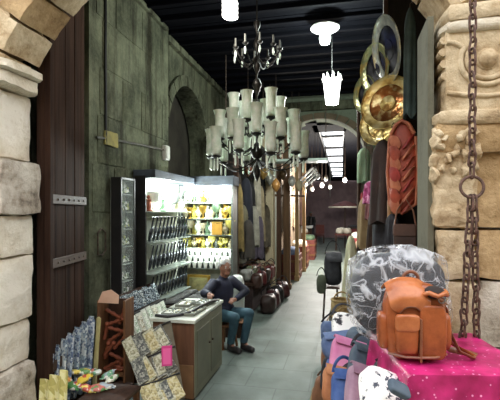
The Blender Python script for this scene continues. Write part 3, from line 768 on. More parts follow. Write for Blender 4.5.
m = MB(); q = top-C0; m.tube([q+Vector((0,.26,.02)), q+Vector((0,.05,.03)), q+Vector((0,-.01,.02)), q+Vector((0,-.005,-.01))], .012, 8); m.build('wall_hook', RUST, ch, smooth=True)

# --- table with the pink cloth
TR_ = math.radians(10.5); TO = Vector((.248, 1.64, 0)); tx = Vector((math.cos(TR_), math.sin(TR_), 0)); ty = Vector((-math.sin(TR_), math.cos(TR_), 0)); TH = 1.1
tb = thing('display_table', 'tall trestle table hidden under the pink cloth', 'table', TO+tx*.24+ty*.26, TR_)
m = MB(); m.box((0,0,TH-.03), (.46,.50,.03)); m.build('tabletop', MIDWOOD, tb)
for sx in (-1,1):
    for sy in (-1,1):
        m = MB(); m.box((sx*.2, sy*.22, (TH-.05)/2), (.04,.04,TH-.05)); m.build('leg', MIDWOOD, tb)
def pink_mat():
    m_, nt, b = newmat('pink_sequin'); b.inputs['Roughness'].default_value = .42
    tc = N(nt, 'ShaderNodeTexCoord'); v = N(nt, 'ShaderNodeTexVoronoi', Scale=38.); n1 = N(nt, 'ShaderNodeTexNoise', Scale=9., Detail=4.)
    for q in (v, n1): nt.links.new(tc.outputs['Object'], q.inputs['Vector'])
    c0 = ramp(nt, n1.outputs['Fac'], [(.35,(140,18,70)), (.65,(196,40,112))]); mk = ramp(nt, v.outputs['Distance'], [(.12,(255,255,255)), (.17,(0,0,0))])
    mx = N(nt, 'ShaderNodeMix', data_type='RGBA'); nt.links.new(mk, mx.inputs['Factor']); nt.links.new(c0, mx.inputs['A']); mx.inputs['B'].default_value = lin((232,150,190))
    nt.links.new(mx.outputs['Result'], b.inputs['Base Color']); bumpit(nt, b, n1.outputs['Fac'], .3, .02); return m_
PINK = pink_mat()
def drape(u, v):
    # profile walked across u: hangs over left edge, lies on the top, hangs over right; v: front hang, then top to back
    W_, D_, fl = .47, .52, .62
    su = -fl*.75+u*(W_+fl*.75); sv = -fl+v*(D_+fl)
    x = min(max(su, 0), W_); y = min(max(sv, 0), D_); dx_ = max(0, -su)+max(0, su-W_); dy = max(0, -sv)
    z = TH+.006-(dx_+dy)*.97
    hgt = min(1, (dx_+dy)/.15)
    n = .012*math.sin(su*38+1)*min(1, dy/.15)+.012*math.sin(sv*34)*min(1, dx_/.15)
    ox = (-1 if su < 0 else 1)*(.012+.08*dx_)*(1 if dx_ > 0 else 0); oy = -(.012+.06*dy)*(1 if dy > 0 else 0)
    w = noise.noise(Vector((su*9, sv*9, 2)))*.004
    p = TO+tx*(x+ox+(n if dx_ > 0 else 0))+ty*(y+oy+(n if dy > 0 and dx_ == 0 else 0))
    return (p.x, p.y, z+w)
m = MB(); m.sheet(drape, 56, 48, .004)
tag(m.build('pink_cloth', PINK, smooth=True), 'bright pink dotted cloth draped over the tall table under the leather backpack', 'tablecloth')

# --- leather backpack
LEA = mat('tan_leather', (170,92,50), (118,58,30), .25, 0, 9, bump=.12, bscale=50, lo=.3, hi=.7)
LEA2 = mat('tan_leather_light', (190,116,72), (156,86,48), .25, 0, 9, bump=.1, bscale=50)
LEAD = mat('brown_leather', (104,62,42), (132,82,56), .35, 0, 12, bump=.1)
bpk = thing('leather_backpack', 'glossy tan leather backpack with flap and front pockets standing on pink cloth', 'backpack', at(415, 361, 1.66)+Vector((0,.05,0)), .15); bpk.scale = (.88,.9,.93)
bpk.location.z = TH+.009
m = MB(); m.ell((0,0,.165), (.138,.072,.165), .5, 36, 24, .006, 9, fn=lambda p: (p.x*(1.0-.10*max(0, p.z/.165)**2), p.y*(1-.15*max(0, p.z/.165)), p.z))
m.build('body', LEA, bpk, smooth=True)
def flap(u, v):
    # from the back over the top and down the front; a rounded tongue
    w = .134*(1-.12*v) if v < .72 else .134*.914*math.sqrt(max(0., 1-((v-.72)/.28)**2*.72))
    s = v
    if s < .35: a = s/.35; y = .05-.1*a; z = .322+.026*math.sin(a*PI)
    else: a = (s-.35)/.65; y = -.05-.034*math.sin(min(1, a*1.5)*PI/2)-.004; z = .322-.082*a
    x = (u-.5)*2*w*.72-.034
    return (x, y+.018*(abs(u-.5)*2)**2.5*(1 if y < 0 else 0), z-.03*(abs(u-.5)*2)**2.6)
m = MB(); m.sheet(flap, 24, 26, .007); fl = m.build('flap', LEA2, bpk, smooth=True)
m = MB(); m.tube([flap(.5+.5*math.cos(PI*k/20)*1.0 if False else k/24, 1-.0) for k in range(25)], .0045, 6); m.build('flap_piping', LEAD, fl, smooth=True)
def pocket(name, cx, cz, w, h, dep, par, mt):
    m = MB(); m.ell((cx, -.072, cz), (w/2, dep, h/2), .42, 28, 18, .003, 12); return m.build(name, mt, par, smooth=True)
pk1 = pocket('front_pocket', -.052, .115, .1, .155, .028, bpk, LEA)
m = MB(); m.ell((-.052, -.088, .172), (.053,.017,.036), .4, 24, 14); m.build('pocket_flap', LEA2, pk1, smooth=True)
pk2 = pocket('front_panel', .062, .13, .118, .23, .016, bpk, LEA)
m = MB(); m.box((.004,-.088,.10), (.01,.03,.18)); m.build('seam_strap', LEAD, bpk, bevel=.003)
m = MB(); m.tube([(-.128,-.06,.035), (-.06,-.094,.03), (0,-.098,.03), (.07,-.092,.03), (.128,-.058,.035)], .0055, 6); m.build('bottom_piping', LEAD, bpk, smooth=True)
for s in (-1,1):
    pk = MB(); pk.ell((s*.138,.0,.12), (.022,.05,.08), .5, 20, 14, .003, 12); pk.build('side_pocket', LEA, bpk, smooth=True)
m = MB(); m.ell((.075,-.045,.292), (.05,.045,.028), 1, 20, 12, .003, 20); m.build('drawstring_opening', mat('pack_inside', (36,24,20), None, .8), bpk, smooth=True)
m = MB(); m.tube([(.075+.056*math.cos(q), -.05+.05*math.sin(q), .292+.006*math.sin(5*q)) for q in [2*PI*i/20 for i in range(20)]], .010, 8, True); m.build('gathered_rim', LEA2, bpk, smooth=True)
m = MB(); m.tube([(.04,-.088,.30), (.065,-.098,.285), (.095,-.094,.27), (.124,-.07,.25)], .010, 8, flat=.35); cs = m.build('buckle_strap', LEAD, bpk, smooth=True)
m = MB(); m.torus((.09,-.102,.272), .013, .003, RX(PI/2), 16, 6); m.build('buckle', STEEL, cs, smooth=True)
m = MB(); m.torus((.0,.035,.335), .035, .008, RX(PI/2), 18, 8, 0, 0, PI); m.build('carry_handle', LEAD, bpk, smooth=True)
m = MB(); m.tube([(.13,.03,.27), (.165,.035,.20), (.175,.01,.10), (.20,-.02,.035), (.255,-.03,.012), (.285,.01,.010), (.25,.05,.012), (.19,.06,.02), (.15,.055,.05)], .014, 8, flat=.4)
m.build('shoulder_strap', LEAD, bpk, smooth=True)
m = MB(); m.tube([(.135,.04,.22), (.16,.06,.13), (.19,.04,.05), (.235,.02,.03), (.275,-.015,.012)], .01, 8, flat=.4); m.build('shoulder_strap', LEA, bpk, smooth=True)

# --- plastic-wrapped bag behind it
wb_ = thing('wrapped_bag', 'big grey holdall wrapped in clear crinkled plastic behind the backpack', 'bag', (.25, 2.06, TH+.02), .18)
GB = mat('grey_bag', (54,56,64), (30,32,38), .6, 0, 7)
m = MB(); m.ell((0,0,.2), (.205,.125,.19), .62, 40, 26, .01, 7); m.build('body', GB, wb_, smooth=True)
m = MB(); m.box((.03,-.143,.12), (.16,.01,.1)); m.build('label_patch', mat('rust_patch', (150,84,60), (120,64,48), .5), wb_, bevel=.004)
def crinkle(p):
    k = Vector(p); d = 0
    for s_, a in ((7,.026),(16,.014)): d += a*(1-2.6*abs(noise.noise(k*s_)))
    return k*(1+d*2.2)
m = MB(); m.ell((0,0,.205), (.222,.145,.208), .62, 90, 60, 0, fn=crinkle)
def plastic():
    m_, nt, b = newmat('clear_plastic'); b.inputs['Base Color'].default_value = (.86,.88,.93,1); b.inputs['Roughness'].default_value = .14
    b.inputs['Specular IOR Level'].default_value = .6
    tc = N(nt, 'ShaderNodeTexCoord'); fac = None; bh = None
    for sc, wid in ((4.5, .06), (9., .04)):
        n1 = N(nt, 'ShaderNodeTexNoise', Scale=sc, Detail=2., Roughness=.5, Distortion=1.6); nt.links.new(tc.outputs['Object'], n1.inputs['Vector'])
        sb = N(nt, 'ShaderNodeMath', operation='SUBTRACT'); nt.links.new(n1.outputs['Fac'], sb.inputs[0]); sb.inputs[1].default_value = .5
        ab = N(nt, 'ShaderNodeMath', operation='ABSOLUTE'); nt.links.new(sb.outputs[0], ab.inputs[0])
        r = N(nt, 'ShaderNodeMapRange'); nt.links.new(ab.outputs[0], r.inputs['Value']); r.inputs['From Min'].default_value = 0; r.inputs['From Max'].default_value = wid; r.inputs['To Min'].default_value = .5; r.inputs['To Max'].default_value = .05
        if fac is None: fac = r.outputs['Result']; bh = n1.outputs['Fac']
        else:
            mx = N(nt, 'ShaderNodeMath', operation='MAXIMUM'); nt.links.new(fac, mx.inputs[0]); nt.links.new(r.outputs['Result'], mx.inputs[1]); fac = mx.outputs[0]
    nt.links.new(fac, b.inputs['Alpha']); bumpit(nt, b, fac, .6, .02)
    return m_
PLA = plastic(); wrap = m.build('plastic_wrap', PLA, wb_, smooth=True)

# --- bench and the heap of soft bags
bn2 = thing('goods_bench', 'wooden bench piled with cloth bags along the aisle', 'bench', (.0, 1.86, 0))
m = MB(); m.box((-.02,0,.62), (.17,1.0,.03)); m.build('seat', DARKWOOD, bn2)
for sx in (-1,1):
    for sy in (-1,1):
        m = MB(); m.box((-.02+sx*.055, sy*.46, .302), (.05,.05,.605)); m.build('leg', DARKWOOD, bn2)
bn3 = thing('goods_bench', 'second bench past the pink table carrying denim and patched cloth bags', 'bench', (.14, 3.0, 0))
m = MB(); m.box((-.02,0,.62), (.44,1.2,.03)); m.build('seat', DARKWOOD, bn3)
for sx in (-1,1):
    for sy in (-1,1):
        m = MB(); m.box((-.02+sx*.18, sy*.55, .302), (.05,.05,.605)); m.build('leg', DARKWOOD, bn3)
def softbag(name, label, loc, size, rot, mt, flapm=None, strapm=None, cat='bag', group='soft bags heaped on the bench', seed=0, e=.62):
    t = thing(name, label, cat, loc, 0, group, rot)
    sx, sy, sz = size
    m = MB(); m.ell((0,0,0), (sx/2,sy/2,sz/2), e, 30, 20, min(size)*.10, 2.6/max(size), seed=seed); m.build('body', mt, t, smooth=True)
    if flapm:
        def ff(u, v):
            a = -.2+v*1.25; x = (u-.5)*sx*.92
            y = -math.sin(a*PI/2)*sy*.53; z = sz*.5*math.cos(max(0, a-.0)*PI/2*.62)+.006
            if a > .3: z = sz*(.47-.30*(a-.3))
            return (x, y-.006, z)
        m = MB(); m.sheet(ff, 10, 12, .006); m.build('flap', flapm, t, smooth=True)
    if strapm:
        m = MB(); m.tube([(sx*.45*math.cos(a), sy*.1+sy*.25*math.sin(a*2), sz*.45+sz*.42*math.sin(a)) for a in [PI*i/14 for i in range(15)]], .009, 7, flat=.45); m.build('strap', strapm, t, smooth=True)
    return t
DEN = mat('denim', (72,92,132), (98,118,152), .8, scale=14, bump=.1); TEA = mat('slate_cloth', (62,76,90), (84,98,110), .8, scale=10); PNK = mat('rose_cloth', (186,104,146), (206,134,166), .75, scale=8)
TANC = mat('tan_suede', (186,126,84), (158,98,62), .8, scale=9); BLU = mat('blue_cloth', (48,76,134), (76,104,158), .75, scale=10); MAU = mat('mauve_cloth', (136,104,124), (164,134,148), .8, scale=9)
BW = mat('cow_print', (36,34,42), (236,234,230), .7, scale=7, lo=.40, hi=.43); BW2 = mat('speckle_print', (60,64,76), (236,234,230), .7, scale=22, lo=.40, hi=.44); DK = mat('black_cloth', (30,30,36), (52,52,58), .7, scale=9)
BRN = mat('chestnut_cloth', (108,72,50), (140,98,70), .75, scale=9); STR = mat('straw', (170,146,96), (128,104,64), .85, scale=26, bump=.5); WHT = mat('cream_cloth', (220,216,202), (196,190,172), .8, scale=8)
def pb(name, label, px, py, d, size, rot, *a, **k): return softbag(name, label, at(px, py, d), size, rot, *a, **k)
pb('cloth_bag', 'white cloth bag with black patches below the plastic wrapped holdall', 352, 330, 2.75, (.27,.10,.22), (-.75,.15,.3), BW, None, DK, seed=1, e=.5)
pb('cloth_bag', 'faded denim blue bag rolled under the black and white bag', 341, 346, 2.68, (.23,.14,.17), (-.4,-.1,.25), DEN, DEN, None, seed=2)
pb('cloth_bag', 'rose pink flap bag lying on the denim blue bag', 348, 360, 2.42, (.21,.09,.24), (-.75,.3,.2), PNK, PNK, None, seed=3, e=.42)
pb('cloth_bag', 'slate grey satchel overlapping the rose pink bag', 367, 368, 2.12, (.19,.09,.21), (-.7,.35,.3), TEA, TEA, DK, seed=4, e=.42)
pb('cloth_bag', 'tan suede pouch at the aisle edge of the heap', 334, 385, 2.30, (.13,.09,.19), (-.4,.2,.1), TANC, TANC, None, seed=5, e=.5)
pb('cloth_bag', 'deep blue bag between the tan pouch and the mauve bag', 346, 391, 2.10, (.14,.09,.19), (-.5,.1,.2), BLU, BLU, BLU, seed=6, e=.5)
pb('cloth_bag', 'dusky mauve bag lying beside the speckled white bag', 361, 391, 1.90, (.14,.08,.22), (-.6,.35,.3), MAU, MAU, None, seed=7, e=.42)
pb('cloth_bag', 'white bag with dark speckles lowest under the pink cloth', 385, 397, 1.60, (.19,.09,.20), (-.85,.35,.35), BW2, None, None, seed=8, e=.42)
pb('cloth_bag', 'dark slate zip purse resting on the speckled white bag', 399, 389, 1.50, (.09,.03,.055), (-.9,.5,.5), TEA, None, None, seed=9, cat='purse', e=.45)
pb('cloth_bag', 'black cloth bag wedged between slate satchel and pink cloth', 384, 372, 1.95, (.10,.1,.10), (.2,.2,.2), DK, None, DK, seed=10)
pb('cloth_bag', 'dark brown pouch hanging at the aisle side of the bench', 328, 352, 2.95, (.09,.1,.26), (.1,.1,.1), BRN, BRN, None, seed=11)
pb('cloth_bag', 'black pouch hanging under the brown pouch at the bench side', 327, 374, 2.85, (.08,.09,.24), (.1,.1,.0), DK, None, None, seed=12)
pb('cloth_bag', 'chestnut pouch hanging low beneath the tan suede pouch', 321, 390, 2.9, (.11,.09,.2), (.1,.3,.1), BRN, None, BRN, seed=13)
pb('cloth_bag', 'blue striped roll bag at the far end of the bench', 331, 332, 3.3, (.16,.14,.18), (.2,.0,.2), DEN, None, DK, seed=14)
pb('cloth_bag', 'plain dark blue holdall under the rose pink bag', 341, 374, 2.58, (.2,.16,.17), (-.2,.1,.2), BLU, None, None, seed=15)
pb('cloth_bag', 'big black sack filling the heap under the slate satchel', 356, 384, 2.34, (.26,.24,.22), (.1,.1,.2), DK, None, None, seed=16)
pb('cloth_bag', 'grey sack filling the gap behind the rose pink bag', 362, 345, 2.6, (.2,.2,.22), (.1,.1,.2), TEA, None, None, seed=17)
pb('cloth_bag', 'straw coloured bag drooping over the bench end at the floor', 318, 397, 3.0, (.1,.1,.16), (.1,.2,.1), STR, None, None, seed=18)
# baskets farther along
def basket(label, loc, r, h, mt):
    t = thing('woven_basket', label, 'basket', loc, 0, 'straw baskets along the aisle')
    m = MB(); m.lathe([(r*.7,0),(r*.85,h*.2),(r,h*.6),(r*.95,h),(r*.88,h),(r*.9,h*.6),(r*.6,.03)], 22); m.build('body', mt, t, smooth=True)
    m = MB(); m.torus((0,0,h), r*.93, .012, None, 22, 6); m.build('rim', STR, t, smooth=True)
    m = MB(); m.torus((0,0,h), r*.7, .009, RX(PI/2), 16, 6, 0, 0, PI); m.build('handle', STR, t, smooth=True); return t
bsk = thing('plank_table', 'plank table carrying straw baskets along the aisle', 'table', (.13, 4.3, 0))
m = MB(); m.box((0,0,.52), (.44,1.1,.03)); m.build('tabletop', DARKWOOD, bsk)
for sx in (-1,1):
    for sy in (-1,1):
        m = MB(); m.box((sx*.18, sy*.5, .25), (.05,.05,.5)); m.build('leg', DARKWOOD, bsk)
basket('pale straw basket behind the black and white bag', (.04, 3.95, .536), .13, .2, STR)
basket('darker straw basket beside the hanging cream shawl', (.2, 4.32, .536), .13, .26, mat('straw_dark', (126,100,62), (92,70,44), .85, scale=26, bump=.5))
basket('deep straw basket at the far end of the plank table', (.0, 4.62, .536), .12, .22, STR)
for i, (x, y, s, mt, lab) in enumerate(((-.12,3.9,.2,BRN,'chestnut sack hanging on the aisle edge of the plank table'), (-.12,4.4,.19,DK,'black sack hanging on the aisle edge of the plank table'), (-.02,3.55,.2,STR,'straw coloured sack slumped at the near corner of the plank table'))):
    softbag('sack', lab, (x, y, .36 if i < 2 else .2), (s*.6,s,s*1.6), (0,0,.2*i), mt, None, BRN if i == 1 else None, 'sack', 'sacks by the plank table', seed=20+i)

# --- cream shawl on a pole, black bag on a stand
def garment(name, label, cat, loc, w, h, dep, mt, rz=0, group=None, folds=7, taper=.6, hook=True, seed=0, cord=0.):
    """a garment hanging in soft vertical folds from a hook; loc is its top"""
    t = thing(name, label, cat, loc, rz, group)
    nz, nu = 22, 40; vs = []; fs = []
    for j in range(nz+1):
        f_ = j/nz; z = -h*f_
        sh = min(1, (f_/.16))**.6; ww = w*(.22+.78*sh*(taper+(1-taper)*f_)) ; dd = dep*(.35+.65*sh)
        for i in range(nu):
            a = 2*PI*i/nu
            k = 1+.16*math.sin(folds*a+seed+2*f_)*min(1, f_*2)
            vs.append((ww/2*k*math.cos(a), dd/2*k*math.sin(a), z+.03*h*math.sin(3*a+seed)*(f_ > .98)))
    for j in range(nz):
        for i in range(nu): fs.append((j*nu+i, (j+1)*nu+i, (j+1)*nu+(i+1)%nu, j*nu+(i+1)%nu))
    fs += [tuple(range(nu)), tuple(reversed(range(nz*nu, nz*nu+nu)))]
    m = MB(); m.add(vs, fs); m.build('cloth', mt, t, smooth=True)
    if hook:
        m = MB(); m.tube([(0,0,-.02), (0,0,.03+cord), (.015,0,.05+cord), (.02,0,.035+cord)], .004, 6); m.build('hook', IRON, t, smooth=True)
    return t
p = at(357, 214, 5.0)
t = thing('display_pole', 'dark upright pole rising beside the cream shawl', 'pole', (p.x+.02, p.y, 0))
m = MB(); m.cyl((0,0,.02), (0,0,3.0), .024, .02, 12); m.build('shaft', DARKWOOD, t, smooth=True); m = MB(); m.lathe([(.15,0),(.15,.02),(.04,.04)], 20); m.build('base', IRON, t, smooth=True)
m = MB(); m.tube([(0,0,1.5), (-.10,0,1.52), (-.12,0,1.54)], .008, 6); m.build('peg', IRON, t, smooth=True)
CRMC = mat('cream_shawl', (206,204,176), (178,178,146), .85, scale=6, bump=.2)
garment('hanging_cream_shawl', 'pale cream shawl hanging to a point beside the dark pole', 'shawl', at(351, 236, 4.95), .20, .72, .13, CRMC, .2, None, 6, .35)
st = thing('bag_stand', 'thin legged stand at the aisle edge holding a black bag', 'stand', (at(331,322,6.4).x, at(331,322,6.4).y, 0))
for sx in (-1,1):
    for sy in (-1,1):
        m = MB(); m.tube([(sx*.12, sy*.12, 0), (sx*.09, sy*.09, .55)], .012, 6); m.build('leg', IRON, st, smooth=True)
m = MB(); m.box((0,0,.56), (.26,.26,.02)); m.build('top', DARKWOOD, st)
x_, y_, _ = st.location
softbag('black_bag', 'big black bag sitting on the thin legged stand', (x_+.03, y_, .83), (.26,.22,.5), (0,0,.2), DK, DK, DK, group=None, seed=31)
softbag('olive_bag', 'drab olive bag hanging against the black bag on the stand', (x_-.14, y_-.14, .62), (.14,.1,.28), (0,0,.2), mat('olive_bag', (84,90,72), (60,64,52), .8), None, DK, group=None, seed=32)
softbag('grey_sack', 'greyish sack slumped between the stand and the cream shawl', (.02, 5.6, .24), (.36,.5,.46), (0,0,.1), mat('grey_sack', (92,92,80), (66,66,56), .9, scale=9), None, None, 'sack', None, seed=33)

# --- dark display board with the metal trays and leather
db = thing('display_board', 'tall dark board hung with metal platters and leather goods', 'display board', (.66, 4.25, 0))
m = MB(); m.box((.0,0,1.95), (.46,.05,3.9)); m.build('panel', wood('board_wood', (22,18,17), (40,32,28), axis=2), db)
m = MB(); m.box((-.25,-.01,1.95), (.04,.09,3.9)); m.build('post', DARKWOOD, db, bevel=.004)
def hammered(name, c1, c2, rough=.25, sc=16):
    m_, nt, b = newmat(name); b.inputs['Metallic'].default_value = 1; b.inputs['Roughness'].default_value = rough
    tc = N(nt, 'ShaderNodeTexCoord'); v = N(nt, 'ShaderNodeTexVoronoi', Scale=float(sc)); nt.links.new(tc.outputs['Object'], v.inputs['Vector'])
    n1 = N(nt, 'ShaderNodeTexNoise', Scale=5., Detail=6.); nt.links.new(tc.outputs['Object'], n1.inputs['Vector'])
    nt.links.new(ramp(nt, n1.outputs['Fac'], [(.35,c1),(.65,c2)]), b.inputs['Base Color']); bumpit(nt, b, v.outputs['Distance'], .5, .02); return m_
def plate_metal(name, c1, c2, c3, rough=.3, metal=.75, sc=9., bs=26.):
    m_, nt, b = newmat(name); b.inputs['Specular IOR Level'].default_value = .15; b.inputs['Metallic'].default_value = metal; b.inputs['Roughness'].default_value = rough
    tc = N(nt, 'ShaderNodeTexCoord'); v = N(nt, 'ShaderNodeTexVoronoi', Scale=bs); nt.links.new(tc.outputs['Object'], v.inputs['Vector'])
    n1 = N(nt, 'ShaderNodeTexNoise', Scale=sc, Detail=6.); nt.links.new(tc.outputs['Object'], n1.inputs['Vector'])
    nt.links.new(ramp(nt, n1.outputs['Fac'], [(.38,c1),(.5,c2),(.62,c3)]), b.inputs['Base Color']); bumpit(nt, b, v.outputs['Distance'], .25, .012); return m_
SIL = plate_metal('silver_plate', (226,228,222), (180,186,186), (206,200,170)); GOL = plate_metal('gold_plate', (240,226,170), (214,190,120), (150,112,62))
GREENG = plate_metal('greenish_plate', (206,204,150), (150,162,128), (196,170,100)); DKP = plate_metal('dark_plate_glints', (34,40,78), (20,20,28), (90,92,100), .45, .0, 4., 6.)  # dark plate: blue reflections and pale glints painted into the dish colour
REFLB = plate_metal('gold_dish_reflection', (128,78,44), (150,100,56), (222,206,150))  # brown reflection painted into the gold dish, along with its cream mosaic
def platter(label, loc, r, nrm, mrim, mdish, boss):
    t = thing('metal_platter', label, 'platter', loc, 0, 'metal platters hung on the board', rot=basis(nrm).to_euler())
    m = MB(); m.lathe([(0,-.020),(r*.66,-.018),(r*.72,.0),(r*.72,.004),(r*.66,-.012),(0,-.014)], 40); m.build('dish', mdish, t, smooth=True)
    m = MB(); m.lathe([(r*.69,.0),(r*.95,.012),(r,.02),(r*.985,.028),(r*.95,.018),(r*.69,.006)], 44, fold=22, famp=.006, ring=True); rm = m.build('rim', mrim, t, smooth=True)
    m = MB(); m.torus((0,0,.022), r*.985, .006, None, 44, 6); m.build('rolled_edge', mrim, rm, smooth=True)
    m = MB(); m.lathe([(r*.3,-.012),(r*.28,-.004),(r*.1,-.002),(0,.002)], 24); m.build('boss', boss, t, smooth=True)
    m = MB(); m.torus((0,r*.98,-.01), .018, .003, RX(PI/2), 12, 5); m.build('hanging_ring', IRON, t, smooth=True)
    return t
platter('topmost silver rimmed platter with blue reflections painted in its dark centre', at(388, 50, 3.60), .285, (-.94,-.26,-.20), SIL, DKP, DKP)
platter('gold rimmed dark platter tucked behind the topmost platter', at(376, 69, 3.86), .225, (-.86,-.48,-.10), GREENG, DKP, DKP)
platter('small greenish platter peeping out beside the big gold platter', at(366, 94, 4.08), .175, (-.80,-.50,-.05), GREENG, DKP, GREENG)
platter('big round gold platter below the topmost platter', at(387, 103, 3.58), .235, (-.52,-.80,.14), GOL, REFLB, GOL)
platter('lowest gold platter overlapping the big gold one from behind', at(381, 123, 3.92), .215, (-.58,-.76,.14), GOL, GOL, GOL)
# rust braided leather hanging
RL = mat('rust_leather', (176,72,46), (124,48,32), .5, 0, 8, bump=.15); RL2 = mat('rust_leather_light', (196,118,82), (166,86,60), .5, 0, 9, bump=.15); RL3 = mat('red_leather', (170,52,44), (134,38,34), .5, 0, 9)
lp = at(403, 123, 3.40); lt = thing('leather_tunic', 'rust red leather hanging with braided leaf shaped strips on the dark board', 'leather hanging', lp, -.3)
m = MB(); m.ell((0,0,-.36), (.118,.06,.37), .8, 28, 24, .012, 9, fn=lambda p: (p.x*(1-.25*(p.z/.37 > 0)*(p.z/.37)**2), p.y, p.z)); m.build('body', RL, lt, smooth=True)
k = 0
for r in range(7):
    for s in (-1,1):
        z0 = -.12-r*.085
        def lf(u, v, s=s, z0=z0):
            w = .042*math.sin(PI*min(1, .12+v*.88))*(u-.5)*2
            x = s*(.012+.085*v)+w*.55; z = z0-.012-.02*v+.05*v*(1) -.0+w*.95*s*0-abs(w)*.2 + (-.07)*(1-v)
            return (x+0*w, -.066+.05*(x/.12)**2-.012*math.sin(v*PI)-.008*(r % 2), z+w)
        m = MB(); m.sheet(lf, 8, 10, .010); m.build('leaf_strip', [RL2, RL3, RL2, RL][(r+k) % 4], lt, smooth=True); k += 1
m = MB(); m.tube([(-.09,-.035,-.1), (-.05,-.045,-.02), (0,-.045,.012), (.05,-.045,-.02), (.09,-.035,-.1)], .016, 8); m.build('collar', RL2, lt, smooth=True)
m = MB(); m.tube([(-.1,-.03,-.12), (-.118,-.03,-.4), (-.10,-.03,-.66), (0,-.035,-.735), (.10,-.03,-.66), (.118,-.03,-.4), (.1,-.03,-.12)], .012, 8); m.build('braided_edge', RL2, lt, smooth=True)
m = MB(); m.tube([(0,0,0), (0,.02,.05), (0,.05,.07)], .004, 6); m.build('hook', IRON, lt, smooth=True)
# other hanging goods
garment('hanging_dark_jacket', 'dark brown jacket hanging beside the rust leather', 'jacket', at(383, 140, 3.8), .22, .75, .13, mat('umber', (62,42,36), (40,28,26), .7), -.3, None, 5, .8, seed=1, cord=0.1)
garment('hanging_black_robe', 'long black robe hanging behind the rust leather', 'robe', at(386, 176, 3.95), .24, .8, .13, DK, -.2, None, 6, .8, seed=2, cord=0.4)
garment('hanging_pink_scarf', 'small magenta scarf bunched beside the dark brown jacket', 'scarf', at(371, 181, 4.1), .14, .22, .11, printed('magenta', [(186,70,130),(214,140,180),(150,40,100)], 30, .7), 0, None, 5, .8, seed=3, cord=0.45)
garment('hanging_red_tunic', 'dull red tunic hanging below the magenta scarf', 'tunic', at(372, 198, 4.3), .13, .22, .1, mat('dull_red', (130,44,44), (96,34,36), .7), 0, None, 5, .8, seed=4, cord=0.6)
garment('hanging_cream_tunic', 'light cream tunic hanging between the pole and the black robe', 'tunic', at(366, 196, 4.5), .17, .55, .1, mat('beige_cloth', (160,138,100), (130,108,76), .8), 0, None, 5, .8, seed=5, cord=0.6)
garment('hanging_green_scarf', 'mint green scarf hanging behind the lowest gold platter', 'scarf', at(364, 148, 4.9), .16, .4, .1, mat('mint', (120,150,124), (150,170,140), .8), 0, None, 5, .8, seed=6, cord=0.15)
garment('hanging_tan_horn_bag', 'slim tan bag hanging under the rust leather edge', 'bag', at(391, 196, 3.5), .07, .26, .06, mat('tan_hide', (176,132,88), (146,102,66), .7), 0, None, 3, .9, seed=7, cord=0.5)
garment('hanging_brown_coat', 'chocolate brown coat hanging low before the dark pole', 'coat', at(378, 208, 4.2), .22, .6, .14, mat('choc', (70,48,34), (48,34,26), .8), 0, None, 5, .85, seed=8, cord=0.7)
garment('hanging_teal_scarf', 'dusky teal scarf hanging high near the arch', 'scarf', at(410, 8, 3.3), .09, .85, .06, mat('dusky_teal', (66,84,82), (44,58,58), .8), 0, None, 5, .9, seed=9)
t = thing('hanging_satchel', 'square dark brown leather satchel hanging above the wrapped holdall', 'bag', at(405, 236, 3.3), -.2)
m = MB(); m.rbox((-.085,-.035,-.11), (.085,.035,.09), (8,5,8), .004, 10, .2); m.build('body', mat('dark_hide', (70,46,38), (50,32,28), .5), t, smooth=True)
m = MB(); m.rbox((-.088,-.045,.0), (.088,-.03,.095), (8,3,6), .003, 10, .2); m.build('flap', mat('dark_hide_b', (92,62,50), (70,46,38), .5), t, smooth=True)
m = MB(); m.tube([(-.08,0,.08), (-.06,.01,.2), (0,.02,.3), (.06,.01,.2), (.08,0,.08)], .007, 6); m.build('strap', LEAD, t, smooth=True)
garment('hanging_black_fringe_bag', 'black fringed pouch hanging beside the square satchel', 'bag', at(392, 214, 3.45), .1, .28, .08, DK, 0, None, 8, .9, seed=12, cord=0.7)
# ================================================================== OVERHEAD
# --- chandelier
CH = at(257, 120, 4.55); CX, CY = CH.x, CH.y
cd = thing('chandelier', 'tall dark chandelier with two tiers of pale glass shades', 'chandelier', (CX, CY, 0))
BRZ = mat('bronze', (30,27,25), (50,46,40), .45, .7, 20); SHG = mat('shade_glass', (248,252,242), (214,230,210), .3, 0, 16, trans=.06); CAN = mat('candle', (96,94,86), None, .6)
def zz(y): return CAMH+4.55*(HOR-y)/FPX
m = MB(); prof = []
zt, zb = zz(22), zz(178)
for i in range(60):
    f_ = i/59; z = zb+(zt-zb)*f_; prof.append((.022+.016*math.sin(f_*46)+(.035 if .12 < f_ < .2 else 0)+(.02 if .58 < f_ < .64 else 0), z))
m.lathe([(0, zb-.05)]+prof+[(0, zt+.02)], 14); m.build('stem', BRZ, cd, smooth=True)
m = MB(); m.cyl((0,0,zt), (0,0,ZC-.12), .008); m.lathe([(.07,ZC-.13),(.05,ZC-.17),(.012,ZC-.2)], 16); m.build('suspension_rod', BRZ, cd, smooth=True)
def arm(r, z0, zup, a, par):
    m = MB(); ca, sa = math.cos(a), math.sin(a); pts = []
    for i in range(15):
        f_ = i/14; rr = r*f_; z = z0-.13*math.sin(f_*PI*.95)*(1 if f_ < .8 else 1)+zup*f_**2; pts.append((rr*ca, rr*sa, z))
    m.tube(pts, .0065, 7); o = m.build('arm', BRZ, par, smooth=True); return pts[-1]
sh_m = None
def shade(p, h, r):
    m = MB(); x, y, z = p
    m.lathe([(r*.55,0),(r*.82,.06*h),(r*.86,.2*h),(r*.78,.5*h),(r*.84,.85*h),(r*1.05,h),(r*1.01,h),(r*.79,.85*h),(r*.73,.5*h),(r*.81,.2*h),(r*.77,.06*h),(r*.5,.01*h)], 20, (x,y,z+.02), None, 0, 10, .03)
    return m.build('glass_shade', SHG, cd, smooth=True)
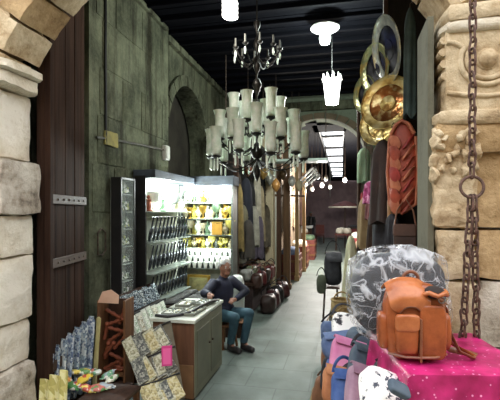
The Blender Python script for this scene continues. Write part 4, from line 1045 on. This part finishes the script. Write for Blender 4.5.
for (n, r_, y_, a0, drop) in ((10, .50, 160, .15, 1), (10, .41, 144, .5, 1), (6, .25, 125, .3, 1)):
    for k in range(n):
        a = 2*PI*k/n+a0; p = arm(r_, zz(y_)+.02, .03*(k % 2), a, cd)
        m = MB(); m.lathe([(.012,-.02),(.05,.0),(.052,.012),(.02,.02)], 14, p); b_ = m.build('drip_pan', BRZ, cd, smooth=True)
        m = MB(); m.cyl(p, (p[0],p[1],p[2]+.12), .012, .012, 8); m.build('candle', CAN, b_, smooth=True); shade(p, .285, .066)
        if drop:
            for w_ in (-1,1):
                m = MB(); m.lathe([(.0,-.14),(.011,-.12),(.009,-.02),(.0,.0)], 6, (p[0]+.035*w_*math.sin(a),p[1]-.035*w_*math.cos(a),p[2]-.005)); m.build('crystal_drop', SHG, b_)
for k in range(10):
    a = 2*PI*k/10; p = arm(.25, zz(55), .06, a, cd)
    m = MB(); m.lathe([(.01,-.015),(.03,.0),(.03,.01),(.012,.015)], 12, p); b_ = m.build('drip_pan', BRZ, cd, smooth=True)
    m = MB(); m.cyl(p, (p[0],p[1],p[2]+.1), .011, .009, 8); m.build('candle', CAN, b_, smooth=True)
    m = MB(); m.ell((p[0],p[1],p[2]-.07), (.012,.012,.04), 1, 8, 8); m.build('crystal_drop', SHG, b_, smooth=True)
# --- spiral bulb, disc lamp, lantern
GLOW = mat('bulb_white', (255,255,255), None, .5, emit=6, ecol=(232,255,246))
p = at(230, 19, 4.1)
t = thing('spiral_bulb', 'white spiral energy saving bulb hanging above the chandelier', 'bulb', p)
m = MB(); m.tube([(.062*math.cos(a), .062*math.sin(a), .02+.17*(a/(2*PI*4))) for a in [2*PI*i/14 for i in range(57)]], .019, 8); m.build('spiral_tube', mat('spiral_glow', (255,255,255), None, .4, emit=1.6, ecol=(255,252,248)), t, smooth=True)
m = MB(); m.lathe([(.065,.2),(.05,.26),(.03,.3)], 16); m.build('base', WHITE, t, smooth=True)
m = MB(); m.cyl((0,0,.29), (0,0,ZC-p.z-.02), .006); m.build('cord', BLACK, t)
p = at(325, 45, 5.6)
t = thing('disc_lamp', 'glowing bulb under a flat white disc shade', 'lamp', p)
m = MB(); m.lathe([(.0,.0),(.06,.02),(.075,.08),(.07,.14),(.045,.19),(.0,.2)], 16); m.build('bulb', GLOW, t, smooth=True)
m = MB(); m.lathe([(.04,.20),(.17,.205),(.192,.22),(.19,.235),(.15,.25),(.04,.27),(0,.275)], 28); m.build('disc_shade', WHITE, t, smooth=True)
m = MB(); m.cyl((0,0,.27), (0,0,ZC-p.z-.02), .006); m.build('cord', BLACK, t)
DL = p.copy()
p = at(332, 104, 5.9)
t = thing('tapered_lantern', 'lit white tapered lantern with a pleated top hanging below the disc lamp', 'lantern', p)
m = MB(); m.lathe([(.0,0),(.085,.0),(.095,.1),(.12,.33),(.112,.33),(.09,.1),(.07,.01)], 20, fold=8, famp=.03); m.build('shade', mat('lantern_glow', (255,255,255), None, .5, emit=3, ecol=(250,252,250)), t, smooth=True)
m = MB()
for k in range(9):
    a = 2*PI*k/9; m.cyl((.118*math.cos(a), .118*math.sin(a), .33), (.122*math.cos(a), .122*math.sin(a), .42), .03, .004, 6)
m.build('crown_point', WHITE, t, smooth=True)
m = MB(); m.cyl((0,0,.33), (0,0,ZC-p.z-.02), .005); m.build('cord', BLACK, t)
LN = p.copy()

# ================================================================== MIDDLE OF THE ALLEY, left flank
def post(name, label, px, d, w, mt, h=3.4, dy=None):
    p = at(px, 212, d); t = thing(name, label, 'post', (p.x, p.y, 0))
    m = MB(); m.box((0,0,h/2), (w,w,h)); m.build('shaft', mt, t, bevel=.006)
    m = MB(); m.box((0,0,.06), (w*1.3,w*1.3,.12)); m.build('base', mt, t, bevel=.006); return t
BEI = stone('beige_pillar', [(.4,(170,154,122)), (.7,(212,198,166))], 3., .2)
m = MB(); P_ = at(268, 212, 8.9); m.box((0,0,1.65), (.26,.24,3.3)); m.box((0,0,.1), (.32,.3,.2)); m.box((0,0,3.2), (.32,.3,.16))
o = struct(m.build('pillar', BEI, loc=(P_.x, P_.y, 0), bevel=.01))
BPW = wood('brown_post', (80,58,40), (116,88,62), axis=2)
post('wooden_post', 'dark wooden post beside the beige stone pillar', 279, 9.2, .1, wood('post_dark', (60,42,32), (88,64,48), axis=2))
post('wooden_post', 'light brown wooden post standing past the dark post', 287, 9.3, .15, BPW)
post('wooden_post', 'thin pale post nearest the lane opening', 297, 10.4, .09, PALEWOOD)
post('wooden_post', 'black post at the end of the figurine case', 236, 6.75, .08, DARKWOOD, 2.6)
post('wooden_post', 'second slim pale post just inside the lane', 304, 12.0, .09, PALEWOOD)
m = MB(); a, b = at(262, 195, 8.7), at(304, 196, 10.2); m.cyl(a, b, .025, .025, 10); tag(m.build('cross_rail', BPW, smooth=True), 'horizontal wooden rail crossing the posts at head height', 'rail')
# dark doorway with hanging clothes
struct_d = sroot('door_1')
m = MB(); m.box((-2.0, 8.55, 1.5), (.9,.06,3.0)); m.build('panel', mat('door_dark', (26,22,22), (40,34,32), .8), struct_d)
cl_ = [(239,184,250,.16,6.8,(150,128,76),'mustard gold robe','robe'), (246,178,236,.26,7.3,(30,32,46),'midnight blue dress','dress'), (251,182,246,.2,7.7,(24,22,24),'plain black gown','gown'), (257,172,232,.16,7.9,(196,188,168),'cream white scarf','scarf'),
       (243,205,252,.2,7.15,(126,120,96),'olive beige tunic','tunic'), (254,206,246,.2,7.5,(168,164,150),'dirty white blouse','blouse'), (261,186,240,.17,8.2,(176,160,128),'pale sand kaftan','kaftan'), (248,220,258,.24,7.1,(76,70,64),'dusty grey shawl','shawl'),
       (259,215,258,.2,7.9,(98,88,104),'greyish violet wrap','wrap'), (237,172,210,.16,7.0,(60,50,44),'dark umber vest','vest'), (266,205,246,.2,8.6,(110,100,84),'khaki shirt','shirt')]
rl = thing('clothes_rail', 'overhead iron rail from which the clothes hang by the doorway', 'rail', (-1.72, 7.6, 2.52))
m = MB(); m.cyl((-.1,-1.2,0), (.12,1.2,0), .014, .014, 10); m.build('rod', IRON, rl, smooth=True)
for k in (-1,1):
    m = MB(); m.cyl((.1*k,k*1.1,0), (.1*k,k*1.1,1.7), .007); m.build('hanger_wire', IRON, rl)
for i, (px, y0, y1, w, d, c, wd, ct) in enumerate(cl_):
    garment('hanging_'+wd.split()[-1], '%s hanging among the clothes past the lit figurine case' % wd, ct, at(px, y0, d), w, (y1-y0)*d/420, .12, mat('cl%d' % i, c, tuple(int(q*.75) for q in c), .8, scale=7, bump=.15), .6+.2*math.sin(i), None, 5+i % 3, .75, seed=i)
# brass lamps and small things hung near the arch
random.seed(9)
for i in range(8):
    px, py, d = [(263,172,8.3),(270,178,8.5),(248,168,7.4),(292,180,8.9),(283,173,9.0),(256,166,7.8),(299,184,9.1),(276,184,7.9)][i]
    p = at(px, py, d); wd = ['dull brass','pale tin','dark copper','white enamel','bronze','grey tin','cream glass','amber glass'][i]
    t = thing('hanging_lantern', 'small unlit %s lantern hanging over the clothes and posts' % wd, 'lantern', p)
    mt = mat('lan%d' % i, [(150,120,64),(170,170,160),(110,70,48),(210,210,204),(96,78,54),(140,144,140),(200,190,160),(180,130,70)][i], None, .4, .4 if i < 6 else 0)
    m = MB(); m.lathe([(0,-.16),(.03,-.13),(.08,-.06),(.085,.0),(.05,.06),(.02,.09),(.0,.12)], 12); m.build('body', mt, t, smooth=True)
    m = MB(); m.cyl((0,0,.11), (0,0,ZC-p.z if d < 9.4 else 3.75-p.z), .004, .004, 6); m.build('chain', IRON, t)
# goods tables with bags
def goods_table(label, x0, x1, y0, y1, h, mt):
    t = thing('stall_table', label, 'table', ((x0+x1)/2, (y0+y1)/2, 0))
    m = MB(); m.box((0,0,h-.02), (x1-x0, y1-y0, .04)); m.build('tabletop', mt, t)
    for sx in (-1,1):
        for sy in (-1,1):
            m = MB(); m.box((sx*((x1-x0)/2-.05), sy*((y1-y0)/2-.05), (h-.04)/2), (.05,.05,h-.04)); m.build('leg', mt, t)
    m = MB(); m.box((0,0,h*.45), (x1-x0-.04, y1-y0-.04, h*.7)); m.build('skirt_cloth', mat('skirt_dark', (46,34,34), (66,48,46), .9, scale=5), t)
    return t
goods_table('dark skirted stall table piled with handbags below the clothes', -1.86, -1.42, 6.75, 8.5, .52, DARKWOOD)
hb = [(-1.41,6.95,'dark brown',(70,44,36)), (-1.40,7.3,'maroon',(104,38,40)), (-1.40,7.65,'black',(34,30,32)), (-1.38,8.0,'wine red',(124,46,50)), (-1.40,8.35,'chestnut',(112,70,48)), (-1.60,7.02,'pale grey',(190,190,184)), (-1.60,7.43,'sage green',(150,160,130)),
      (-1.60,7.84,'dusty pink',(180,130,125)), (-1.60,8.25,'beige',(200,186,156)), (-1.79,7.0,'cream',(190,182,160)), (-1.79,7.45,'slate',(80,90,100)), (-1.79,7.9,'white',(206,204,196)), (-1.79,8.35,'tan',(150,104,70))]
for i, (x, y, wd, c) in enumerate(hb):
    softbag('handbag', '%s handbag %s' % (wd, ['hanging over the table edge above the aisle floor','in the middle line on the skirted table','at the wall side of the skirted table'][0 if i < 5 else 1 if i < 9 else 2]), (x, y, .625 if i < 9 and i >= 5 else .63 if i >= 9 else .53), (.19,.3,.2 if i >= 5 else .26), (0,0,.3*math.sin(i*2.)), mat('hb%d' % i, c, tuple(int(q*.7) for q in c), .45, scale=8), None, LEAD if i % 2 else DK, 'handbag', 'handbags on the skirted table', seed=40+i)
sf = thing('goods_shelf', 'raised plank shelf of rolled cloths behind the handbags', 'shelf', (-1.73, 7.675, 0))
m = MB(); m.box((0,0,.80), (.22,1.6,.03)); m.build('board', DARKWOOD, sf)
for sy in (-1,1):
    m = MB(); m.box((-.06,sy*.45,.653), (.05,.05,.264)); m.build('leg', DARKWOOD, sf)
for i, (c, wd) in enumerate((((206,206,196),'whitish'), ((60,56,58),'sooty black'), ((170,160,136),'sandy'), ((120,60,56),'brick red'), ((190,186,170),'ivory'), ((90,96,84),'moss green'), ((150,150,150),'mid grey'))):
    softbag('cloth_roll', '%s rolled cloth on the raised shelf behind the handbags' % wd, (-1.72, 7.0+i*.22, .905), (.24,.19,.19), (0,0,.1*math.sin(i)), mat('cr%d' % i, c, tuple(int(q*.75) for q in c), .8, scale=9), None, None, 'cloth roll', 'cloth rolls on the raised shelf', seed=100+i)
hb2 = [(-1.22,7.0,.14,(58,40,36),'dusky brown'), (-1.2,7.4,.15,(70,32,36),'dark maroon'), (-1.2,7.85,.15,(44,36,36),'charcoal'), (-1.16,8.3,.14,(88,44,42),'brick brown')]
for i, (x, y, z, c, wd) in enumerate(hb2):
    softbag('travel_bag', '%s travel bag standing on the floor before the skirted table' % wd, (x, y, .155), (.26,.36,.31), (0,0,.1*i), mat('tb%d' % i, c, tuple(int(q*.7) for q in c), .45, scale=8), None, DK, 'travel bag', 'travel bags on the floor', seed=60+i)
softbag('white_sack', 'whitish plastic sack standing behind the seated man', (-1.42, 5.62, .52), (.22,.2,.62), (0,0,.3), mat('white_plastic', (206,210,204), (170,176,170), .4, scale=9), None, None, 'sack', None, seed=70)
t = thing('display_crate', 'grey crate under the whitish sack', 'crate', (-1.42, 5.62, 0)); m = MB(); m.box((0,0,.1), (.26,.26,.2)); m.build('body', DARKWOOD, t, bevel=.005)
m = MB(); m.box((0,0,.205), (.28,.28,.012)); m.build('lid', MIDWOOD, t)
# awning board with slats and rods
aw = thing('hanging_awning', 'pale greenish awning board spanning the lane mouth', 'awning', at(300, 161, 8.3), 0)
m = MB(); m.box((0,0,0), (1.08,.4,.05)); m.build('board', mat('awning_paint', (186,204,192), (160,178,168), .5), aw, bevel=.006)
for s in (-1,1):
    m = MB(); m.cyl((s*.5,.1,.02), (s*.5,.1,ZC-.06-aw.location.z), .008); m.build('suspension_rod', IRON, aw)
m = MB(); m.cyl((.585,0,.02), (.585,0,-.72), .008); m.build('drop_rod', STEEL, aw)
sl = thing('slatted_sign', 'slanted grey slatted frame hanging below the awning board', 'frame', at(309, 178, 9.4), 0, None, (0,-.75,0))
m = MB()
for k in range(4): m.box((0,0,-.1+k*.066), (.46,.02,.03))
m.build('slat', STEEL, sl)
m = MB(); m.box((-.22,.02,0), (.02,.02,.28)); m.box((.22,.02,0), (.02,.02,.28)); m.box((0,.02,.13), (.44,.02,.02)); m.box((0,.02,-.13), (.44,.02,.02)); m.build('frame', IRON, sl)
# ================================================================== THE LANE BEYOND
LG = [mat('lane_glow_a', (255,250,235), None, .5, emit=5, ecol=(255,246,226)), mat('lane_glass', (190,196,190), None, .3)]
lw = [(306,186,12,0),(312,190,13,1),(318,178,11.5,1),(322,186,13,0),(326,180,12,1),(330,188,14,1),(315,172,11,1),(345,181,13,0)]
for i, (px, py, d, k) in enumerate(lw):
    p = at(px, py, d); t = thing('globe_lamp', '%s globe lamp, %s from the posts among those over the lane' % (['glowing warm','clear glass'][k], ORD[[0,1,3,4,5,6,2,7][i]]), 'lamp', p, 0, 'globe lamps over the lane')
    m = MB(); m.ell((0,0,.03), (.055,.055,.07), 1, 14, 10); m.build('globe', LG[k], t, smooth=True)
    m = MB(); m.cyl((0,0,.1), (0,0,LZ-p.z), .006); m.lathe([(.05,.09),(.03,.13),(.008,.16)], 10); m.build('fitting', IRON, t, smooth=True)
def crate(label, x, y, w, l, h, mt, goods=None):
    t = thing('goods_crate', label, 'crate', (x, y, 0), 0, 'crates along the lane')
    m = MB(); m.box((0,0,h/2), (w,l,h)); m.build('body', mt, t, bevel=.006)
    for z in (.25,.75):
        m = MB(); m.box((w/2+.008,0,h*z), (.016,l,.06)); m.box((0,-l/2-.008,h*z), (w,.016,.06)); m.build('batten', MIDWOOD, t)
    if goods:
        m = MB(); m.ell((0,0,h+.04), (w*.46,l*.46,.14), .7, 20, 12, .02, 7, seed=x*9+y); o = m.build('contents', goods, t, smooth=True); o['kind'] = 'stuff'
    return t
MAR = wood('maroon_wood', (84,40,38), (112,60,52), axis=1)
crate('maroon crate of cloth first inside the lane by the posts', -1.3, 10.9, .5, .8, .62, MAR, DEN)
crate('maroon crate of white goods second along the lane wall', -1.28, 13.0, .5, .9, .66, MAR, WHT)
crate('maroon crate of green goods third along the lane wall', -1.2, 15.5, .5, 1., .7, MAR, mat('greens', (76,96,70), (54,74,56)))
crate('brown crate of pale goods fourth along the lane wall', -1.75, 18.8, .6, 1., .8, MIDWOOD, WHT)
crate('dark crate of black bags on the shady flank of the lane', .52, 8.9, .5, .8, .7, DARKWOOD, DK)
crate('brown crate of beige goods on the shady flank of the lane', .6, 12.0, .5, .9, .75, MIDWOOD, mat('beige_goods', (170,150,120), (120,100,80), .8, scale=9))
crate('red crate of white goods deep along the shady flank', .6, 15.5, .6, 1.2, .8, mat('red_paint', (130,44,44), (104,36,38)), WHT)
crate('red crate of dark goods farthest along the shady flank', .6, 22.4, .7, 1.2, .85, MATS['red_paint'], DK)
for i, (x, y, c, wd) in enumerate(((.72,8.0,(120,90,66),'fawn'), (.75,8.6,(84,74,60),'khaki'), (.8,10.8,(150,70,60),'brick red'), (.78,13.4,(120,96,84),'dusty brown'), (.8,17.6,(140,52,56),'crimson'))):
    garment('hanging_hanging', '%s cloth hanging on the shady flank of the lane' % wd, 'cloth', (x, y, 2.5), .4, 1.3, .14, mat('wh%d' % i, c, tuple(int(q*.7) for q in c), .8), 1.2, None, 7, .9, seed=i)
for i, (y, c, wd) in enumerate(((11.5,(120,110,96),'grey beige'), (14.,(150,130,104),'sand'), (16.5,(96,70,60),'russet'))):
    garment('hanging_rug', '%s rug hanging on the lane wall above the crates' % wd, 'rug', (-1.53, y, 2.5), .5, 1.3, .12, mat('wr%d' % i, c, tuple(int(q*.7) for q in c), .8), 1.3, None, 7, .95, seed=i+3)
# striped parasol-like canopy and chair far down
t = thing('white_table', 'white topped table beside the standing person in the lane', 'table', at(304, 241, 22)); t.location.z = 0
m = MB(); m.box((0,0,.92), (.9,.8,.12)); m.build('tabletop', WHITE, t, bevel=.02)
for sx in (-1,1):
    for sy in (-1,1):
        m = MB(); m.box((sx*.36,sy*.32,.43), (.06,.06,.86)); m.build('leg', DARKWOOD, t)
t = thing('dark_chair', 'small dark chair standing on the lane past the standing person', 'chair', at(320, 240, 23)); t.location.z = 0
m = MB(); m.box((0,0,.45), (.45,.45,.05)); m.build('seat', MAR, t); m = MB(); m.box((0,.21,.75), (.45,.04,.5)); m.build('backrest', MAR, t)
for sx in (-1,1):
    for sy in (-1,1):
        m = MB(); m.box((sx*.2,sy*.2,.212), (.05,.05,.425)); m.build('leg', DARKWOOD, t)
t = thing('red_canopy', 'small dark red market canopy with a pale scalloped edge deep in the lane', 'canopy', at(345, 243, 20)); t.location.z = 0
m = MB(); m.lathe([(.75,1.95),(.5,2.1),(.0,2.25)], 16); m.build('cover', mat('canopy_red', (96,48,46), (74,36,38), .8), t, smooth=True); m = MB(); m.torus((0,0,1.93), .75, .04, None, 24, 6); m.build('edge_trim', WHT, t, smooth=True)
m = MB(); m.cyl((0,0,0), (0,0,2.2), .03); m.build('pole', IRON, t)
t = thing('goods_table', 'low table of white goods under the red canopy', 'table', at(344, 246, 19)); t.location.z = 0
m = MB(); m.box((0,0,.7), (.8,1.0,.06)); m.build('tabletop', MAR, t)
for sx in (-1,1):
    for sy in (-1,1):
        m = MB(); m.box((sx*.35,sy*.45,.335), (.06,.06,.67)); m.build('leg', DARKWOOD, t)
x_, y_, _ = t.location
for i, (dx_, dy) in enumerate(((-.2,-.3), (.15,-.2), (-.1,.2))):
    softbag('white_bundle', 'white bundle on the low table under the red canopy, %s toward the back' % ORD[i], (x_+dx_, y_+dy, .86), (.32,.3,.26), (0,0,i), WHT, None, None, 'bundle', 'white bundles under the canopy', seed=90+i)
# ================================================================== PEOPLE
def fused(caps, ells, voxel, name, mt, par, smooth=6, extra=None):
    """one continuous surface grown from tapered limbs and rounded masses"""
    m = MB()
    for (p0, r0, p1, r1) in caps:
        m.cyl(p0, p1, r0, r1, 18); m.ell(p0, (r0,)*3, 1, 18, 12); m.ell(p1, (r1,)*3, 1, 18, 12)
    for e in ells:
        c, d = e[0], e[1]; m.ell(c, d, e[3] if len(e) > 3 else 1, 22, 16, R=e[2] if len(e) > 2 else None)
    o = m.build(name, mt)
    r = o.modifiers.new('r', 'REMESH'); r.mode = 'VOXEL'; r.voxel_size = voxel; r.use_smooth_shade = True
    s = o.modifiers.new('s', 'SMOOTH'); s.iterations = smooth; s.factor = .5
    dg = bpy.context.evaluated_depsgraph_get(); me = bpy.data.meshes.new_from_object(o.evaluated_get(dg))
    bpy.data.objects.remove(o); o = bpy.data.objects.new(name, me); COL.objects.link(o); o.parent = par
    me.materials.clear(); me.materials.append(mt)
    me.polygons.foreach_set('use_smooth', [True]*len(me.polygons))
    return o
SKIN = mat('skin', (150,106,84), (128,88,70), .55, scale=9); SKIND = mat('skin_dark', (110,78,62), None, .6)
NAVY = mat('navy_jacket', (25,29,54), (17,19,38), .75, scale=8, bump=.15); JEAN = mat('teal_jeans', (58,92,104), (44,72,86), .8, scale=9, bump=.15); BOOT = mat('boot_black', (28,26,28), (44,40,40), .5); HAIRG = mat('grey_hair', (206,206,202), (168,168,166), .85, scale=30, bump=.4)
EYEW = mat('eye_white', (225,222,215), None, .3); EYED = mat('eye_dark', (30,22,18), None, .2); LIP = mat('lip', (140,84,74), None, .5); SHIRT = mat('shirt_grey', (140,146,148), None, .8)
V = Vector
# seated man: origin at the floor under his seat; +x of the frame looks where he faces
mo = V((-1.47, 5.14, 0)); FA = math.radians(-32)
man = thing('person', 'seated person in navy jacket and teal jeans beside the shop counter, one arm on it', 'person', mo, FA); man.scale = (.87,)*3
def L(x, y, z): return V((x, y, z))
hipL, hipR = L(.02,.09,.47), L(.02,-.09,.47)
kneL, kneR = L(.43,.10,.53), L(.38,-.13,.50)
ankL, ankR = L(.35,.07,.10), L(.26,-.10,.10)
chest = L(-.02,0,.83); neck = L(0,0,.99); headc = L(.04,0,1.14)
shL, shR = L(-.02,.19,.93), L(-.02,-.19,.93)
# the arm on his right side (-y, toward the camera/counter) rests back; the left folds over the lap
elR, haR = L(.10,-.44,.84), L(.33,-.55,.875)
elL, haL = L(.16,.30,.78), L(.20,.06,.70)
HR = Matrix.Rotation(math.radians(-18), 3, 'Z')
caps = [(neck-V((0,0,.04)), .058, headc-V((.02,0,.03)), .056), (hipL,.075,kneL,.052), (hipR,.075,kneR,.052), (kneL,.05,ankL,.036), (kneR,.05,ankR,.036),
        (ankL,.036,ankL+V((.12,.0,-.05)),.024), (ankR,.036,ankR+V((.12,.0,-.05)),.024), (shL,.052,elL,.04), (shR,.052,elR,.04), (elL,.038,haL,.027), (elR,.038,haR,.027), (L(0,0,.5),.12,chest,.13)]
ells = [(headc, (.092,.074,.115), HR), (headc+HR @ V((.092,0,-.008)), (.018,.013,.022)), (headc+HR @ V((.06,0,-.075)), (.04,.045,.035)), (headc+HR @ V((0,.076,-.005)), (.02,.012,.032)), (headc+HR @ V((0,-.076,-.005)), (.02,.012,.032)),
        (headc+HR @ V((.078,0,.03)), (.014,.05,.010), HR)]
def hand(root, d, up, side):
    d = V(d).normalized(); up = V(up).normalized(); s = d.cross(up).normalized()*side; out = []
    out.append((root, .026, root+d*.06, .03))
    for k, (o, ln) in enumerate(((-.027,.062), (-.009,.07), (.009,.066), (.026,.052))):
        b = root+d*.075+s*o; k1 = b+d*ln*.5-up*.008; out += [(b, .0095, k1, .009), (k1, .009, k1+d*ln*.35-up*.026, .008)]
    tb_ = root+d*.02-s*.028; out += [(tb_, .012, tb_+d*.035-s*.022, .0105), (tb_+d*.035-s*.022, .0105, tb_+d*.06-s*.022-up*.012, .009)]
    return out
caps += hand(haR, (.75,-.55,.0), (0,0,1), 1) + hand(haL, (.2,-1,-.05), (.5,0,1), -1)
body = fused(caps, ells, .0085, 'body', SKIN, man, 3)
# clothing
fused([(L(-.01,0,.52),.148,L(-.02,0,.70),.142), (L(-.02,0,.70),.145,L(-.03,0,.86),.14), (L(-.03,.07,.87),.095,shL,.074), (L(-.03,-.07,.87),.095,shR,.074), (shL,.073,elL,.06), (shR,.073,elR,.06), (elL,.06,haL-(haL-elL).normalized()*.02,.043), (elR,.06,haR-(haR-elR).normalized()*.02,.043), (L(-.02,0,.9),.085,L(-.005,0,.985),.072)],
      [(L(-.02,0,.78), (.125,.19,.22)), (L(.0,0,.56), (.14,.175,.09))], .011, 'jacket', NAVY, man, 4)
fused([(L(.0,.06,.47),.115,hipL+V((.05,0,.01)),.098), (L(.0,-.06,.47),.115,hipR+V((.05,0,.01)),.098), (hipL,.096,kneL,.07), (hipR,.096,kneR,.07), (kneL,.069,ankL+V((0,0,.035)),.055), (kneR,.069,ankR+V((0,0,.035)),.055), (L(-.02,0,.5),.13,L(-.02,0,.56),.13)], [], .011, 'trousers', JEAN, man, 3)
for a_, nm in ((ankL,'boot'), (ankR,'boot')):
    fused([(a_+V((0,0,.06)),.054,a_+V((0,0,-.03)),.048), (a_+V((0,0,-.048)),.05,a_+V((.16,0,-.055)),.044), (a_+V((-.02,0,-.055)),.042,a_+V((.16,0,-.06)),.04)], [], .01, nm, BOOT, man, 3)
m = MB(); m.ell(headc+HR @ V((-.02,0,.04)), (.106,.094,.112), 1, 24, 18, .006, 30, R=HR, fn=lambda p: (p.x if p.x < .07 else .07+(p.x-.07)*.35, p.y, max(p.z, -.06 if p.x < .0 else -.0+.02))); m.build('hair', HAIRG, man, smooth=True)
for s in (-1,1):
    m = MB(); m.ell(headc+HR @ V((.083,s*.03,.012)), (.010,.014,.008), 1, 10, 8); e_ = m.build('eye', EYEW, man, smooth=True)
    m = MB(); m.ell(headc+HR @ V((.0915,s*.03,.012)), (.004,.006,.006), 1, 8, 6); m.build('iris', EYED, e_, smooth=True)
    m = MB(); m.ell(headc+HR @ V((.086,s*.032,.03)), (.007,.02,.005), 1, 10, 6); m.build('eyebrow', HAIRG, man, smooth=True)
m = MB(); m.ell(headc+HR @ V((.088,0,-.055)), (.01,.024,.007), 1, 12, 8); m.build('mouth', LIP, man, smooth=True)
# stool
so = thing('low_stool', 'low wooden stool under the seated person', 'stool', (mo.x, mo.y, 0), FA); so.scale = (1.,)*3
m = MB(); m.lathe([(.0,.265),(.15,.265),(.16,.28),(.15,.295),(0,.295)], 20); m.build('seat', MIDWOOD, so, smooth=True)
for sx in (-1,1):
    for sy in (-1,1):
        m = MB(); m.cyl((sx*.12,sy*.12,0), (sx*.09,sy*.09,.27), .016, .018, 8); m.build('leg', MIDWOOD, so, smooth=True)
# standing person far down the lane
fo = at(311, 240, 25.); fo.z = 0
fp = thing('person', 'person in dark clothes standing far down the lane', 'person', fo, .2)
z = V((0,0,1))
fused([(V((-.09,0,.9)),.08,V((-.1,-.02,.5)),.055), (V((.09,0,.9)),.08,V((.1,.02,.5)),.055), (V((-.1,-.02,.5)),.052,V((-.1,.0,.09)),.036), (V((.1,.02,.5)),.052,V((.1,.03,.09)),.036), (V((-.1,0,.06)),.036,V((-.11,-.15,.04)),.03), (V((.1,.03,.06)),.036,V((.12,-.12,.04)),.03),
       (V((0,0,.95)),.13,V((0,0,1.3)),.14), (V((0,0,1.38)),.055,V((0,-.01,1.5)),.055), (V((-.18,0,1.38)),.05,V((-.24,.0,1.1)),.04), (V((.18,0,1.38)),.05,V((.24,0,1.1)),.04), (V((-.24,0,1.1)),.038,V((-.2,-.12,.9)),.026), (V((.24,0,1.1)),.038,V((.22,-.08,.88)),.026), (V((-.2,-.12,.9)),.03,V((-.19,-.15,.8)),.022), (V((.22,-.08,.88)),.03,V((.22,-.1,.78)),.022)],
      [(V((0,-.01,1.58)), (.078,.095,.12)), (V((0,-.105,1.57)), (.012,.018,.02))], .014, 'body', SKIND, fp, 3)
fused([(V((0,0,.86)),.16,V((0,0,1.3)),.16), (V((-.05,0,1.36)),.09,V((-.18,0,1.37)),.07), (V((.05,0,1.36)),.09,V((.18,0,1.37)),.07), (V((-.18,0,1.37)),.07,V((-.24,0,1.1)),.058), (V((.18,0,1.37)),.07,V((.24,0,1.1)),.058), (V((-.24,0,1.1)),.056,V((-.205,-.11,.92)),.042), (V((.24,0,1.1)),.056,V((.222,-.07,.9)),.042)], [(V((0,0,1.2)), (.2,.13,.25))], .016, 'coat', BLACK, fp, 3)
fused([(V((-.09,0,.9)),.105,V((-.1,-.02,.5)),.078), (V((.09,0,.9)),.105,V((.1,.02,.5)),.078), (V((-.1,-.02,.5)),.076,V((-.1,0,.1)),.06), (V((.1,.02,.5)),.076,V((.1,.03,.1)),.06)], [], .016, 'trousers', DK, fp, 3)
m = MB(); m.ell((0,.015,1.62), (.088,.098,.1), 1, 16, 12); m.build('hair', mat('cap_teal', (70,96,92), None, .8), fp, smooth=True)

# ================================================================== LIGHT, SKY, CAMERA
w = bpy.data.worlds.new('sky'); SC.world = w; w.use_nodes = True
bg = w.node_tree.nodes['Background']; bg.inputs['Color'].default_value = (.93,.96,1,1); bg.inputs['Strength'].default_value = 1.7
def lamp(name, loc, power, col, r=.05, typ='POINT', size=None, rot=None):
    l = bpy.data.lights.new(name, typ); l.energy = power; l.color = col
    if typ == 'POINT': l.shadow_soft_size = r
    else:
        l.shape = 'RECTANGLE'; l.size, l.size_y = size
    o = bpy.data.objects.new(name, l); COL.objects.link(o); o.location = loc
    if rot: o.rotation_euler = rot
    return o
CW_ = (.86,1,.93)
lamp('disc_lamp_light', DL+V((0,0,-.06)), 50, CW_, .08)
lamp('lantern_light', LN+V((0,0,-.08)), 35, (1,1,.96), .1)
lamp('spiral_light', at(230, 24, 4.1)+V((0,0,-.06)), 10, (1,.98,.94), .08)
lamp('wall_case_light', (-2.38+.2, 5.1, 2.03), 32, (.92,1,.96), .03)
lamp('case_light_a', (-2.12, 5.93, 2.03), 15, (.92,1,.96), .03)
lamp('cup_fill_light', (-1.98, 5.96, 1.12), 4, (.92,1,.96), .02)  # added fill light for the cups, goes with the extra shelf tube
lamp('case_light_b', (-1.68, 5.90, 1.95), 10, (.92,.98,1), .05)
for i, (px, py, d, k) in enumerate(lw):
    if k == 0: lamp('globe_light', at(px, py, d)+V((0,0,-.15)), 60 if i == 0 else 190, (1,.95,.88), .1)
cam = bpy.data.cameras.new('camera'); cam.sensor_width = 36; cam.lens = 36*FPX/500; cam.shift_y = (HOR-200)/500; cam.clip_end = 200
co_ = bpy.data.objects.new('camera', cam); COL.objects.link(co_); co_.location = (0,0,CAMH); co_.rotation_euler = (PI/2, 0, YAW); SC.camera = co_
vs_ = SC.view_settings; vs_.view_transform = 'Standard'; vs_.look = 'None'; vs_.gamma = 1; vs_.use_curve_mapping = False; vs_.exposure = 1.15
